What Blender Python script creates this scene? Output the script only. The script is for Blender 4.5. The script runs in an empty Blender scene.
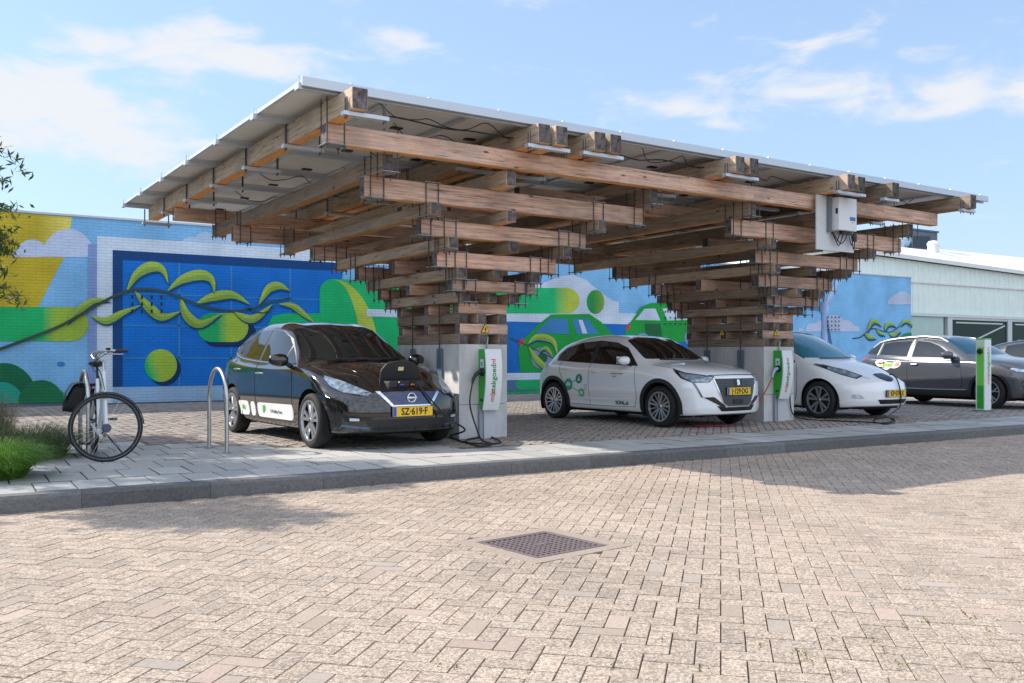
import bpy, bmesh, math, random
import numpy as np
from mathutils import Vector, Matrix, geometry
from mathutils.bvhtree import BVHTree
random.seed(7)
sc = bpy.context.scene
COL = sc.collection
PI = math.pi

# ---------------------------------------------------------------- camera frame
FPX, CX, HV, EYE, YAW = 919.0, 512.0, 356.0, 1.08, math.radians(32.2)
FW = (math.sin(YAW), math.cos(YAW)); RT = (math.cos(YAW), -math.sin(YAW))
def dirh(u):
    a = (u-CX)/FPX
    return (FW[0]+a*RT[0], FW[1]+a*RT[1])
def gnd(u, v, z=0.0):
    t = (EYE-z)*FPX/(v-HV); d = dirh(u)
    return (t*d[0], t*d[1])
def onY(u, v, Y):
    d = dirh(u); t = Y/d[1]
    return (t*d[0], EYE-(v-HV)*t/FPX)
def proj(x, y, z):
    t = x*FW[0]+y*FW[1]; a = x*RT[0]+y*RT[1]
    return (CX+FPX*a/t, HV-(z-EYE)*FPX/t, t)

# ---------------------------------------------------------------- materials
def nodes(m):
    m.use_nodes = True
    nt = m.node_tree
    return nt, nt.nodes['Principled BSDF']
def setin(b, k, v):
    if k in b.inputs: b.inputs[k].default_value = v
MATS = {}
def mat(name, col, rough=0.6, metal=0.0, spec=0.5, coat=0.0, noise=0.0, nscale=20.0, bump=0.0, bscale=80.0,
        emit=None, col2=None, stretch=None, trans=0.0, rand=0.0, flake=False):
    if name in MATS: return MATS[name]
    m = bpy.data.materials.new(name); MATS[name] = m
    nt, b = nodes(m)
    c = (col[0], col[1], col[2], 1)
    setin(b, 'Base Color', c); setin(b, 'Roughness', rough); setin(b, 'Metallic', metal)
    setin(b, 'Specular IOR Level', spec); setin(b, 'Coat Weight', coat); setin(b, 'Coat Roughness', 0.03)
    if trans: setin(b, 'Transmission Weight', trans)
    L = nt.links
    tc = nt.nodes.new('ShaderNodeTexCoord'); src = tc.outputs['Object']
    if stretch:
        mp = nt.nodes.new('ShaderNodeMapping'); mp.inputs['Scale'].default_value = stretch
        L.new(src, mp.inputs['Vector']); src = mp.outputs['Vector']
    if noise > 0 or col2:
        n = nt.nodes.new('ShaderNodeTexNoise'); n.inputs['Scale'].default_value = nscale
        n.inputs['Detail'].default_value = 6; n.inputs['Roughness'].default_value = 0.65
        L.new(src, n.inputs['Vector'])
        mx = nt.nodes.new('ShaderNodeMix'); mx.data_type = 'RGBA'
        r = nt.nodes.new('ShaderNodeMapRange'); r.inputs[1].default_value = 0.35; r.inputs[2].default_value = 0.65
        L.new(n.outputs['Fac'], r.inputs[0]); L.new(r.outputs[0], mx.inputs[0])
        c2 = col2 if col2 else tuple(x*(1-noise) for x in col)
        mx.inputs[6].default_value = c; mx.inputs[7].default_value = (c2[0], c2[1], c2[2], 1)
        out = mx.outputs[2]
        if rand > 0:
            oi = nt.nodes.new('ShaderNodeObjectInfo')
            rr = nt.nodes.new('ShaderNodeMapRange'); rr.inputs[3].default_value = 1-rand; rr.inputs[4].default_value = 1+rand
            L.new(oi.outputs['Random'], rr.inputs[0])
            hs = nt.nodes.new('ShaderNodeHueSaturation'); L.new(rr.outputs[0], hs.inputs['Value']); L.new(out, hs.inputs['Color'])
            out = hs.outputs['Color']
        L.new(out, b.inputs['Base Color'])
        rg = nt.nodes.new('ShaderNodeMapRange'); rg.inputs[3].default_value = max(0, rough-0.06); rg.inputs[4].default_value = min(1, rough+0.08)
        L.new(n.outputs['Fac'], rg.inputs[0])
        if rough > 0.2: L.new(rg.outputs[0], b.inputs['Roughness'])
    if bump > 0:
        n2 = nt.nodes.new('ShaderNodeTexNoise'); n2.inputs['Scale'].default_value = bscale; n2.inputs['Detail'].default_value = 5
        L.new(src, n2.inputs['Vector'])
        bp = nt.nodes.new('ShaderNodeBump'); bp.inputs['Strength'].default_value = bump; bp.inputs['Distance'].default_value = 0.01
        L.new(n2.outputs['Fac'], bp.inputs['Height']); L.new(bp.outputs[0], b.inputs['Normal'])
    if emit:
        setin(b, 'Emission Color', (*emit[:3], 1)); setin(b, 'Emission Strength', emit[3])
    return m

# ---------------------------------------------------------------- objects
def link(o, parent=None):
    COL.objects.link(o)
    if parent is not None: o.parent = parent
    return o
def mesh(name, verts, faces, m=None, parent=None, smooth=False, mi=None, sharp=None):
    me = bpy.data.meshes.new(name); me.from_pydata([tuple(v) for v in verts], [], faces); me.update()
    ms = m if isinstance(m, (list, tuple)) else ([m] if m else [])
    for x in ms: me.materials.append(x)
    if mi is not None: me.polygons.foreach_set('material_index', mi)
    if smooth:
        me.polygons.foreach_set('use_smooth', [True]*len(me.polygons))
        if sharp is not None:
            me.set_sharp_from_angle(angle=math.radians(sharp))
    return link(bpy.data.objects.new(name, me), parent)
def thing(name, label, cat, loc=(0,0,0), rz=0.0, group=None):
    o = bpy.data.objects.new(name, None); o.empty_display_size = 0.2
    link(o); o.location = loc; o.rotation_euler = (0,0,rz); o['label'] = label; o['category'] = cat
    if group: o['group'] = group
    return o
def tag(o, label, cat, group=None, kind=None):
    o['label'] = label; o['category'] = cat
    if group: o['group'] = group
    if kind: o['kind'] = kind
    return o
def struct(o):
    o['kind'] = 'structure'; return o
def copy_tree(o, parent=None):
    c = o.copy(); COL.objects.link(c); c.parent = parent
    if parent is not None: c.matrix_parent_inverse = o.matrix_parent_inverse.copy()
    for ch in list(o.children): copy_tree(ch, c)
    return c

class MB:
    """collects shapes into one mesh"""
    def __init__(s): s.v = []; s.f = []; s.mi = []
    def add(s, V, F, mi=0, M=None):
        n = len(s.v)
        if M is not None: V = [M @ Vector(p) for p in V]
        s.v += [tuple(p) for p in V]; s.f += [tuple(i+n for i in f) for f in F]; s.mi += [mi]*len(F)
        return s
    def box(s, x0, x1, y0, y1, z0, z1, bev=0.0, mi=0, M=None):
        if bev <= 0:
            V = [(x,y,z) for z in (z0,z1) for y in (y0,y1) for x in (x0,x1)]
            F = [(0,2,3,1),(4,5,7,6),(0,1,5,4),(2,6,7,3),(0,4,6,2),(1,3,7,5)]
            return s.add(V, F, mi, M)
        bm = bmesh.new(); bmesh.ops.create_cube(bm, size=1)
        for v in bm.verts:
            v.co = Vector(((x0+x1)/2+v.co.x*(x1-x0), (y0+y1)/2+v.co.y*(y1-y0), (z0+z1)/2+v.co.z*(z1-z0)))
        bmesh.ops.bevel(bm, geom=bm.edges[:], offset=bev, segments=2, affect='EDGES', profile=0.6)
        bm.verts.ensure_lookup_table()
        V = [v.co.copy() for v in bm.verts]; F = [[v.index for v in f.verts] for f in bm.faces]; bm.free()
        return s.add(V, F, mi, M)
    def tube(s, pts, r, n=8, mi=0, cap=True, M=None):
        pts = [Vector(p) for p in pts]; rs = r if isinstance(r, (list,tuple)) else [r]*len(pts)
        V = []; F = []
        t0 = (pts[1]-pts[0]).normalized()
        up = Vector((0,0,1)) if abs(t0.z) < 0.9 else Vector((1,0,0))
        nrm = (up - t0*up.dot(t0)).normalized()
        for i, p in enumerate(pts):
            t = (pts[min(i+1,len(pts)-1)]-pts[max(i-1,0)]).normalized()
            nrm = (nrm - t*nrm.dot(t))
            nrm = nrm.normalized() if nrm.length > 1e-6 else Vector((1,0,0))
            bn = t.cross(nrm)
            for k in range(n):
                a = 2*PI*k/n
                V.append(p+(nrm*math.cos(a)+bn*math.sin(a))*rs[i])
        for i in range(len(pts)-1):
            for k in range(n):
                a = i*n+k; b = i*n+(k+1)%n
                F.append((a,b,b+n,a+n))
        if cap:
            F.append(tuple(reversed(range(n)))); F.append(tuple(range((len(pts)-1)*n, len(pts)*n)))
        return s.add(V, F, mi, M)
    def lathe(s, prof, n=32, mi=0, axis='y', M=None, mis=None):
        """prof: list of (radius, height along axis)"""
        V = []; F = []; MI = []
        for (r,h) in prof:
            for k in range(n):
                a = 2*PI*k/n; c, d = r*math.cos(a), r*math.sin(a)
                V.append((c,h,d) if axis == 'y' else ((h,c,d) if axis == 'x' else (c,d,h)))
        for i in range(len(prof)-1):
            for k in range(n):
                a = i*n+k; b = i*n+(k+1)%n
                F.append((a,b,b+n,a+n)); MI.append(mis[i] if mis else mi)
        nn = len(s.v); s.add(V, F, mi, M)
        if mis: s.mi[-len(F):] = MI
        return s
    def prism(s, poly, h0, h1, plane='xz', mi=0, M=None):
        """extrude a 2D polygon: plane 'xz' extrudes along y, 'xy' along z, 'yz' along x"""
        n = len(poly)
        def P(a,b,h):
            return (a,h,b) if plane == 'xz' else ((a,b,h) if plane == 'xy' else (h,a,b))
        V = [P(a,b,h0) for a,b in poly]+[P(a,b,h1) for a,b in poly]
        F = [tuple(range(n)), tuple(reversed(range(n,2*n)))]+[(i,i+n,(i+1)%n+n,(i+1)%n) for i in range(n)]
        return s.add(V, F, mi, M)
    def build(s, name, m, parent=None, smooth=False, sharp=35, fixn=True):
        o = mesh(name, s.v, s.f, m, parent, False, s.mi)
        if fixn:
            bm = bmesh.new(); bm.from_mesh(o.data); bmesh.ops.recalc_face_normals(bm, faces=bm.faces); bm.to_mesh(o.data); bm.free()
        if smooth:
            o.data.polygons.foreach_set('use_smooth', [True]*len(o.data.polygons))
            o.data.set_sharp_from_angle(angle=math.radians(sharp))
        return o

def catmull(P, k=8, closed=False):
    P = [Vector(p) for p in P]; n = len(P); out = []
    rng = n if closed else n-1
    for i in range(rng):
        if closed: a,b,c,d = P[(i-1)%n],P[i],P[(i+1)%n],P[(i+2)%n]
        else: a,b,c,d = P[max(i-1,0)],P[i],P[i+1],P[min(i+2,n-1)]
        for j in range(k):
            t = j/k
            out.append(0.5*((2*b)+(c-a)*t+(2*a-5*b+4*c-d)*t*t+(3*b-a-3*c+d)*t**3))
    if not closed: out.append(P[-1])
    return out
def round_poly(P, r=0.03, k=4):
    n = len(P); out = []
    for i in range(n):
        a = Vector(P[i-1]); b = Vector(P[i]); c = Vector(P[(i+1)%n])
        d1 = (a-b); d2 = (c-b); rr = min(r, d1.length*0.45, d2.length*0.45)
        p = b+d1.normalized()*rr; q = b+d2.normalized()*rr
        for j in range(k+1):
            t = j/k
            out.append((1-t)**2*p+2*t*(1-t)*b+t*t*q)
    return out
def text_mesh(name, s, size, m, parent, M, extrude=0.001, align='CENTER', bold=0.0, sx=1.0):
    cu = bpy.data.curves.new(name, 'FONT'); cu.body = s; cu.size = size; cu.extrude = extrude
    cu.align_x = align; cu.align_y = 'CENTER'; cu.offset = bold; cu.resolution_u = 3
    o = bpy.data.objects.new(name, cu); COL.objects.link(o)
    dg = bpy.context.evaluated_depsgraph_get()
    me = bpy.data.meshes.new_from_object(o.evaluated_get(dg))
    bpy.data.objects.remove(o)
    me.transform(M @ Matrix.Scale(sx, 4, (1,0,0)))
    me.materials.clear(); me.materials.append(m)
    r = bpy.data.objects.new(name, me); link(r, parent); return r

# ---------------------------------------------------------------- camera, world, sun
cd = bpy.data.cameras.new('camera'); cam = bpy.data.objects.new('camera', cd); COL.objects.link(cam)
cam.location = (0,0,EYE); cam.rotation_euler = (PI/2, 0, -YAW)
cd.sensor_width = 36; cd.lens = FPX/1024*36; cd.shift_y = (HV-341.5)/1024; cd.clip_end = 3000; cd.clip_start = 0.05
sc.camera = cam
SUN_AZ = Vector((-0.72, 0.69, 0)).normalized(); ELEV = math.radians(37.5)
SD = Vector((SUN_AZ.x*math.cos(ELEV), SUN_AZ.y*math.cos(ELEV), math.sin(ELEV)))
sl = bpy.data.lights.new('sun', 'SUN'); sl.energy = 3.4; sl.angle = math.radians(0.55); sl.color = (1.0, 0.93, 0.83)
so = bpy.data.objects.new('sun', sl); COL.objects.link(so)
so.rotation_euler = SD.to_track_quat('Z', 'Y').to_euler(); so.location = (-20, 20, 30)
w = bpy.data.worlds.new('World'); sc.world = w; w.use_nodes = True
nt = w.node_tree; N = nt.nodes; L = nt.links
bg = N['Background']; bg.inputs['Strength'].default_value = 0.15
sky = N.new('ShaderNodeTexSky'); sky.sky_type = 'NISHITA'; sky.sun_disc = False
sky.sun_elevation = ELEV; sky.sun_rotation = math.atan2(SD.x, SD.y)
sky.air_density = 1.0; sky.dust_density = 0.3; sky.ozone_density = 2.0
tc = N.new('ShaderNodeTexCoord')
# clouds: noise on the sky directions, gathered in a few wind-drawn banks
def vmath(op, a=None, b=None):
    n = N.new('ShaderNodeVectorMath'); n.operation = op
    for i, x in enumerate((a,b)):
        if x is None: continue
        if hasattr(x, 'links'): L.new(x, n.inputs[i])
        else: n.inputs[i].default_value = x
    return n
def smath(op, a, b=None, c=None, clamp=False):
    n = N.new('ShaderNodeMath'); n.operation = op; n.use_clamp = clamp
    for i, x in enumerate((a,b,c)):
        if x is None: continue
        if hasattr(x, 'links'): L.new(x, n.inputs[i])
        else: n.inputs[i].default_value = x
    return n.outputs[0]
def skydir(u, v):
    d = dirh(u); return Vector((d[0], d[1], (HV-v)/FPX)).normalized()
sep = N.new('ShaderNodeSeparateXYZ'); L.new(tc.outputs['Generated'], sep.inputs[0])
mp = N.new('ShaderNodeMapping'); mp.inputs['Scale'].default_value = (1, 1, 2.6); mp.inputs['Location'].default_value = (3.1, 1.7, 0.4)
L.new(tc.outputs['Generated'], mp.inputs[0])
n1 = N.new('ShaderNodeTexNoise'); n1.inputs['Scale'].default_value = 11.0; n1.inputs['Detail'].default_value = 9
n1.inputs['Roughness'].default_value = 0.56; n1.inputs['Distortion'].default_value = 0.35
L.new(mp.outputs[0], n1.inputs['Vector'])
tot = None
# (u, v, half width px, half height px, weight, tilt)
banks = [(45,100,100,30,1.0,0.22),(165,145,75,20,0.9,0.16),(-60,90,120,34,0.6,0.0),(40,150,90,14,.45,.1),(160,40,85,18,0.95,-0.05),(260,60,100,20,1.0,0.1),(365,50,50,22,0.5,0.0),
         (850,98,120,22,0.75,0.0),(720,112,80,16,0.6,0.0),(840,34,85,22,0.75,0.08),(90,190,170,30,0.32,0.0),(520,70,150,9,0.40,0.24),(950,105,70,14,0.4,-0.08),
         (1300,90,260,40,0.7,0),(-350,110,260,45,0.8,0),(-250,250,260,30,0.6,0),(1500,220,260,30,0.6,0)]
for (u,v,hw,hh,wt,ti) in banks:
    c = skydir(u,v); ex = (skydir(u+1,v+ti)-skydir(u-1,v-ti)).normalized(); ez = ex.cross(c).normalized()
    d = vmath('SUBTRACT', tc.outputs['Generated'], tuple(c)).outputs[0]
    sx_ = vmath('DOT_PRODUCT', d, tuple(ex)).outputs['Value']; sz_ = vmath('DOT_PRODUCT', d, tuple(ez)).outputs['Value']
    rr = FPX*math.sqrt(1+((u-CX)/FPX)**2)
    A = smath('MULTIPLY', sx_, rr/hw); B = smath('MULTIPLY', sz_, rr/hh)
    q = smath('ADD', smath('MULTIPLY', A, A), smath('MULTIPLY', B, B))
    g = smath('MULTIPLY', smath('EXPONENT', smath('MULTIPLY', q, -0.8)), wt)
    tot = g if tot is None else smath('ADD', tot, g)
dens = smath('ADD', smath('MULTIPLY', tot, 0.55), smath('MULTIPLY', smath('SUBTRACT', n1.outputs['Fac'], 0.5), 1.9))
mr = N.new('ShaderNodeMapRange'); mr.interpolation_type = 'SMOOTHSTEP'
mr.inputs[1].default_value = 0.16; mr.inputs[2].default_value = 0.72; L.new(dens, mr.inputs[0])
# thin veil everywhere, thicker low down
veil = smath('MULTIPLY', smath('SUBTRACT', 1.0, smath('ABSOLUTE', sep.outputs['Z'])), 0.80, clamp=True)
mv = N.new('ShaderNodeMix'); mv.data_type = 'RGBA'; L.new(veil, mv.inputs[0]); L.new(sky.outputs[0], mv.inputs[6]); mv.inputs[7].default_value = (1.62, 2.15, 2.95, 1)
cf = smath('MULTIPLY', mr.outputs[0], 0.92)
mx = N.new('ShaderNodeMix'); mx.data_type = 'RGBA'; L.new(cf, mx.inputs[0]); L.new(mv.outputs[2], mx.inputs[6])
mx.inputs[7].default_value = (3.15, 3.2, 3.3, 1)
# unseen bright cloud added behind the camera to fill the shaded fronts
bk_ = vmath('DOT_PRODUCT', tc.outputs['Generated'], (-FW[0]*.86, -FW[1]*.86, .5)).outputs['Value']
mb_ = N.new('ShaderNodeMapRange'); mb_.interpolation_type = 'SMOOTHSTEP'; mb_.inputs[1].default_value = 0.05; mb_.inputs[2].default_value = 0.75; L.new(bk_, mb_.inputs[0])
mn_ = N.new('ShaderNodeMapRange'); mn_.inputs[1].default_value = 0.35; mn_.inputs[2].default_value = 0.6; L.new(n1.outputs['Fac'], mn_.inputs[0])
cb_ = smath('MULTIPLY', mb_.outputs[0], mn_.outputs[0])
m3 = N.new('ShaderNodeMix'); m3.data_type = 'RGBA'; L.new(cb_, m3.inputs[0]); L.new(mx.outputs[2], m3.inputs[6]); m3.inputs[7].default_value = (5.6, 5.9, 6.5, 1)
L.new(m3.outputs[2], bg.inputs['Color'])
sc.view_settings.view_transform = 'Standard'; sc.view_settings.look = 'None'; sc.view_settings.gamma = 1
sc.view_settings.exposure = 0.92
sc.render.engine = 'CYCLES'
sc.cycles.max_bounces = 8; sc.cycles.diffuse_bounces = 5; sc.cycles.glossy_bounces = 3; sc.cycles.use_denoising = True
# ---------------------------------------------------------------- paving
def paving_mat(name, base, alts, speck=0.35, joint=(0.06,0.055,0.05), sscale=170, rough=0.85, moss=0.0):
    m = bpy.data.materials.new(name); nt, b = nodes(m); N = nt.nodes; L = nt.links
    at = N.new('ShaderNodeAttribute'); at.attribute_name = 'tint'; at.attribute_type = 'GEOMETRY'
    tc = N.new('ShaderNodeTexCoord')
    n = N.new('ShaderNodeTexNoise'); n.inputs['Scale'].default_value = sscale; n.inputs['Detail'].default_value = 4; n.inputs['Roughness'].default_value = 0.7
    L.new(tc.outputs['Object'], n.inputs['Vector'])
    vo = N.new('ShaderNodeTexVoronoi'); vo.inputs['Scale'].default_value = sscale*0.55; L.new(tc.outputs['Object'], vo.inputs['Vector'])
    n2 = N.new('ShaderNodeTexNoise'); n2.inputs['Scale'].default_value = 0.8; n2.inputs['Detail'].default_value = 5; L.new(tc.outputs['Object'], n2.inputs['Vector'])
    # tint.r = colour mix, tint.g = brightness, tint.b = speckle amount, tint.a unused
    sp = N.new('ShaderNodeSeparateColor'); L.new(at.outputs['Color'], sp.inputs[0])
    cr = N.new('ShaderNodeValToRGB'); el = cr.color_ramp.elements
    cr.color_ramp.interpolation = 'CONSTANT'
    el[0].position = 0; el[0].color = (*base, 1)
    el[1].position = alts[0][0]; el[1].color = (*alts[0][1], 1)
    for p, c in alts[1:]:
        e = el.new(p); e.color = (*c, 1)
    L.new(sp.outputs[0], cr.inputs[0])
    r1 = N.new('ShaderNodeMapRange'); r1.inputs[1].default_value = 0.3; r1.inputs[2].default_value = 0.7
    r1.inputs[3].default_value = 1-speck; r1.inputs[4].default_value = 1+speck; L.new(n.outputs['Fac'], r1.inputs[0])
    vs = N.new('ShaderNodeSeparateColor'); L.new(vo.outputs['Color'], vs.inputs[0])
    r2 = N.new('ShaderNodeMapRange'); r2.inputs[3].default_value = 1-speck*0.7; r2.inputs[4].default_value = 1+speck*0.7; L.new(vs.outputs[0], r2.inputs[0])
    def mul(a, b_):
        q = N.new('ShaderNodeMath'); q.operation = 'MULTIPLY'; L.new(a, q.inputs[0]); L.new(b_, q.inputs[1]); return q.outputs[0]
    s = mul(r1.outputs[0], r2.outputs[0])
    mxs = N.new('ShaderNodeMix'); mxs.data_type = 'FLOAT'; L.new(sp.outputs[2], mxs.inputs[0]); mxs.inputs[2].default_value = 1.0; L.new(s, mxs.inputs[3])
    r3 = N.new('ShaderNodeMapRange'); r3.inputs[1].default_value = 0.3; r3.inputs[2].default_value = 0.7; r3.inputs[3].default_value = 0.88; r3.inputs[4].default_value = 1.08; L.new(n2.outputs['Fac'], r3.inputs[0])
    val = mul(mul(mxs.outputs[0], sp.outputs[1]), r3.outputs[0])
    vm = N.new('ShaderNodeVectorMath'); vm.operation = 'SCALE'; L.new(cr.outputs[0], vm.inputs[0]); L.new(val, vm.inputs['Scale'])
    L.new(vm.outputs[0], b.inputs['Base Color']); setin(b, 'Roughness', rough); setin(b, 'Specular IOR Level', 0.3)
    bp = N.new('ShaderNodeBump'); bp.inputs['Strength'].default_value = 0.35; bp.inputs['Distance'].default_value = 0.004
    L.new(n.outputs['Fac'], bp.inputs['Height']); L.new(bp.outputs[0], b.inputs['Normal'])
    return m

def brick_mesh(name, rects, z, m, gap=0.006, bev=0.006, depth=0.012, jit=0.0025, tintf=None, side=1.0):
    """rects: list of (cx, cy, hx, hy, angle): every brick top with chamfered edges running into the joint"""
    n = len(rects)
    A = np.array([(r[0],r[1],r[2],r[3],r[4]) for r in rects], dtype=np.float64)
    rs = np.random.RandomState(5)
    ca, sa = np.cos(A[:,4]), np.sin(A[:,4])
    V = np.zeros((n,8,3)); sg = [(-1,-1),(1,-1),(1,1),(-1,1)]
    dz = rs.normal(0, jit, n); tx = rs.normal(0, 0.006, n); ty = rs.normal(0, 0.006, n)
    for k,(sx,sy) in enumerate(sg):
        for lvl,(off,zz) in enumerate(((gap/2+bev, 0.0),(gap/2, -depth))):
            lx = sx*(A[:,2]-off); ly = sy*(A[:,3]-off)
            V[:,k+4*lvl,0] = A[:,0]+lx*ca-ly*sa; V[:,k+4*lvl,1] = A[:,1]+lx*sa+ly*ca
            V[:,k+4*lvl,2] = z+dz+(lx*tx+ly*ty if lvl == 0 else 0)+zz
    base = (np.arange(n)*8)[:,None]
    quads = np.array([(0,1,2,3),(0,4,5,1),(1,5,6,2),(2,6,7,3),(3,7,4,0)])
    F = (base[:,None,:]+quads[None,:,:]).reshape(-1,4)
    me = bpy.data.meshes.new(name); nv = n*8; nf = len(F)
    me.vertices.add(nv); me.vertices.foreach_set('co', V.reshape(-1))
    me.loops.add(nf*4); me.loops.foreach_set('vertex_index', F.reshape(-1).astype(np.int32))
    me.polygons.add(nf); me.polygons.foreach_set('loop_start', np.arange(nf, dtype=np.int32)*4)
    me.polygons.foreach_set('use_smooth', np.zeros(nf, dtype=bool)); me.update(calc_edges=True); me.validate()
    T = np.ones((n,4)); T[:,0] = rs.rand(n); T[:,1] = 1+rs.normal(0,0.055,n); T[:,2] = 1
    if tintf: tintf(T, A, rs)
    at = me.attributes.new('tint', 'FLOAT_COLOR', 'FACE')
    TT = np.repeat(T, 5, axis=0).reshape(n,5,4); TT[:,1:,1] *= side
    at.data.foreach_set('color', TT.reshape(-1))
    me.materials.append(m)
    o = bpy.data.objects.new(name, me); COL.objects.link(o); return o

def herring(W, ang, inside, ox=0.0, oy=0.0, R=70):
    """90-degree herringbone of 2:1 bricks, rotated by ang; W is the short side"""
    out = []; ca, sa = math.cos(ang), math.sin(ang)
    n = int(R/W)
    for i in range(-n, n):
        for j in range(-n, n):
            # cell (i,j): pattern index
            k = (i - j) % 4
            if k == 0: cx, cy, h = i+1.0, j+0.5, 0        # horizontal brick covering (i,j),(i+1,j)
            elif k == 3: cx, cy, h = i+0.5, j+1.0, 1      # vertical brick covering (i,j),(i,j+1)
            else: continue
            lx, ly = cx*W, cy*W
            x = ox+lx*ca-ly*sa; y = oy+lx*sa+ly*ca
            if not inside(x, y): continue
            out.append((x, y, W*(1.0 if h == 0 else 0.5), W*(0.5 if h == 0 else 1.0), ang))
    return out

def KY(x): return 8.03-0.016*x           # front face of the kerb
KW = 0.17
ROADZ = -0.13
def in_view(x, y, z, mg=1.6):
    t = x*FW[0]+y*FW[1]
    if t < -1.0: return False
    a = abs(x*RT[0]+y*RT[1])
    return a < 0.60*max(t,0)+mg
# pavement / parking boundary: polyline (pavement nearer the kerb)
PB = [(-12,13.6),(1.35,12.9),(3.75,10.55),(5.2,9.55),(7.6,9.12),(60,8.3)]
def PBY(x):
    for (a,b) in zip(PB[:-1], PB[1:]):
        if a[0] <= x <= b[0]: return a[1]+(b[1]-a[1])*(x-a[0])/(b[0]-a[0])
    return 13
MAN = [gnd(480,541,ROADZ), gnd(543,531,ROADZ), gnd(606,547,ROADZ), gnd(541,559,ROADZ)]
mcx = sum(p[0] for p in MAN)/4; mcy = sum(p[1] for p in MAN)/4
mang = math.atan2(MAN[2][1]-MAN[3][1], MAN[2][0]-MAN[3][0])
MH = 0.305
def near_man(x, y, e=0.0):
    dx, dy = x-mcx, y-mcy; c, s = math.cos(-mang), math.sin(-mang)
    return abs(dx*c-dy*s) < MH+e and abs(dx*s+dy*c) < MH+e
road_m = paving_mat('road_bricks', (0.395,0.318,0.252), [(0.50,(0.41,0.33,0.26)),(0.80,(0.375,0.306,0.246)),(0.95,(0.42,0.325,0.265)),(0.975,(0.39,0.33,0.275)),(0.988,(0.43,0.345,0.275))], speck=0.55, sscale=190)
def tint_road(T, A, rs):
    sm = T[:,0] > 0.925
    T[sm,2] = 0.25
road = brick_mesh('road', herring(0.102, math.radians(45.0), lambda x,y: y < KY(x)+0.04 and y > -4 and x < 60 and in_view(x,y,0) and not near_man(x,y,0.05)), ROADZ, road_m, gap=0.0042, bev=0.0018, depth=0.008, jit=0.0009, tintf=tint_road)
struct(road)
# bed under every paved surface, reaching the horizon
sand = mat('joint_sand', (0.20,0.17,0.14), 0.95, noise=0.4, nscale=30)
bed = mesh('road_bed', [(-300,-300,ROADZ-0.011),(400,-300,ROADZ-0.011),(400,KY(400)+0.02,ROADZ-0.011),(-300,KY(-300)+0.02,ROADZ-0.011)], [(0,1,2,3)], sand); struct(bed)
g2 = mat('parking_bed', (0.17,0.145,0.125), 0.95, noise=0.35, nscale=25)
bed2 = mesh('ground', [(-300,KY(-300)+0.03,-0.0135),(400,KY(400)+0.03,-0.0135),(400,700,-0.0135),(-300,700,-0.0135)], [(0,1,2,3)], g2); struct(bed2)

# kerb stones
kerb_m = paving_mat('kerb_concrete', (0.155,0.155,0.152), [(0.5,(0.13,0.13,0.13))], speck=0.2, sscale=90)
mb = MB(); x = -14.0; rk = random.Random(3)
while x < 75:
    x1 = x+1.0; y0 = KY(x); y1 = KY(x1)
    V = [(x+.0015,y0,ROADZ-.02),(x1-.0015,y1,ROADZ-.02),(x1-.0015,y1+KW,ROADZ-.02),(x+.0015,y0+KW,ROADZ-.02),
         (x+.0015,y0,-.022),(x1-.0015,y1,-.022),(x1-.0015,y1+KW,.002),(x+.0015,y0+KW,.002),(x+.0015,y0+.022,.002),(x1-.0015,y1+.022,.002)]
    F = [(0,1,5,4),(4,5,9,8),(8,9,6,7),(0,4,8,7,3),(1,2,6,9,5),(2,3,7,6)]
    mb.add(V, F); x += 1.0
kerb = mb.build('kerb', kerb_m); struct(kerb)
at = kerb.data.attributes.new('tint','FLOAT_COLOR','FACE'); nfk = len(kerb.data.polygons)
tk = np.ones((nfk,4)); tk[:,0] = np.repeat(np.random.RandomState(1).rand(nfk//6),6); tk[:,1] = np.repeat(1+np.random.RandomState(2).normal(0,.05,nfk//6),6)
at.data.foreach_set('color', tk.reshape(-1))
# kerb-side gutter course of bricks laid along the kerb is left to the herringbone; pavement slabs
slab_m = paving_mat('pavement_slabs', (0.42,0.415,0.395), [(0.4,(0.395,0.39,0.37)),(0.75,(0.45,0.44,0.415))], speck=0.15, sscale=140)
rects = []
row = 0; yb = 0.0
while yb < 6.5:
    hs = 0.60
    xs = -14.0+(0.15 if row % 2 else 0.0)
    while xs < 75:
        cx, cy = xs+0.15, KY(xs+0.15)+KW+0.004+yb+hs/2
        if cy-0.05 < PBY(cx) and in_view(cx,cy,0,2.0): rects.append((cx, cy, 0.15, hs/2, math.atan(-0.016)))
        xs += 0.30
    yb += hs; row += 1
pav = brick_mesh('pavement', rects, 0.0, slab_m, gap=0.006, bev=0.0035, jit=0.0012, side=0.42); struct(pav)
def on_slab(x, y):
    k = int((y-KY(x)-KW)//0.60); cy = KY(x)+KW+0.6*k+0.3
    xx = -14.0+(0.15 if k % 2 else 0.0)+0.30*int((x+14.0-(0.15 if k % 2 else 0.0))//0.30)+0.15
    return cy-0.05 < PBY(xx)
park_m = paving_mat('parking_bricks', (0.36,0.315,0.28), [(0.3,(0.40,0.35,0.305)),(0.6,(0.32,0.29,0.27)),(0.8,(0.36,0.29,0.25)),(0.93,(0.33,0.315,0.30))], speck=0.28, sscale=110)
def in_park(x, y): return y > PBY(x)+0.0 and not on_slab(x, y) and y < 22.1 and x < 48 and x > -9 and in_view(x,y,0,1.2)
park = brick_mesh('parking_area', herring(0.108, math.radians(45), in_park), 0.001, park_m, gap=0.011, bev=0.007, depth=0.016, jit=0.0022, side=0.6); struct(park)
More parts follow.
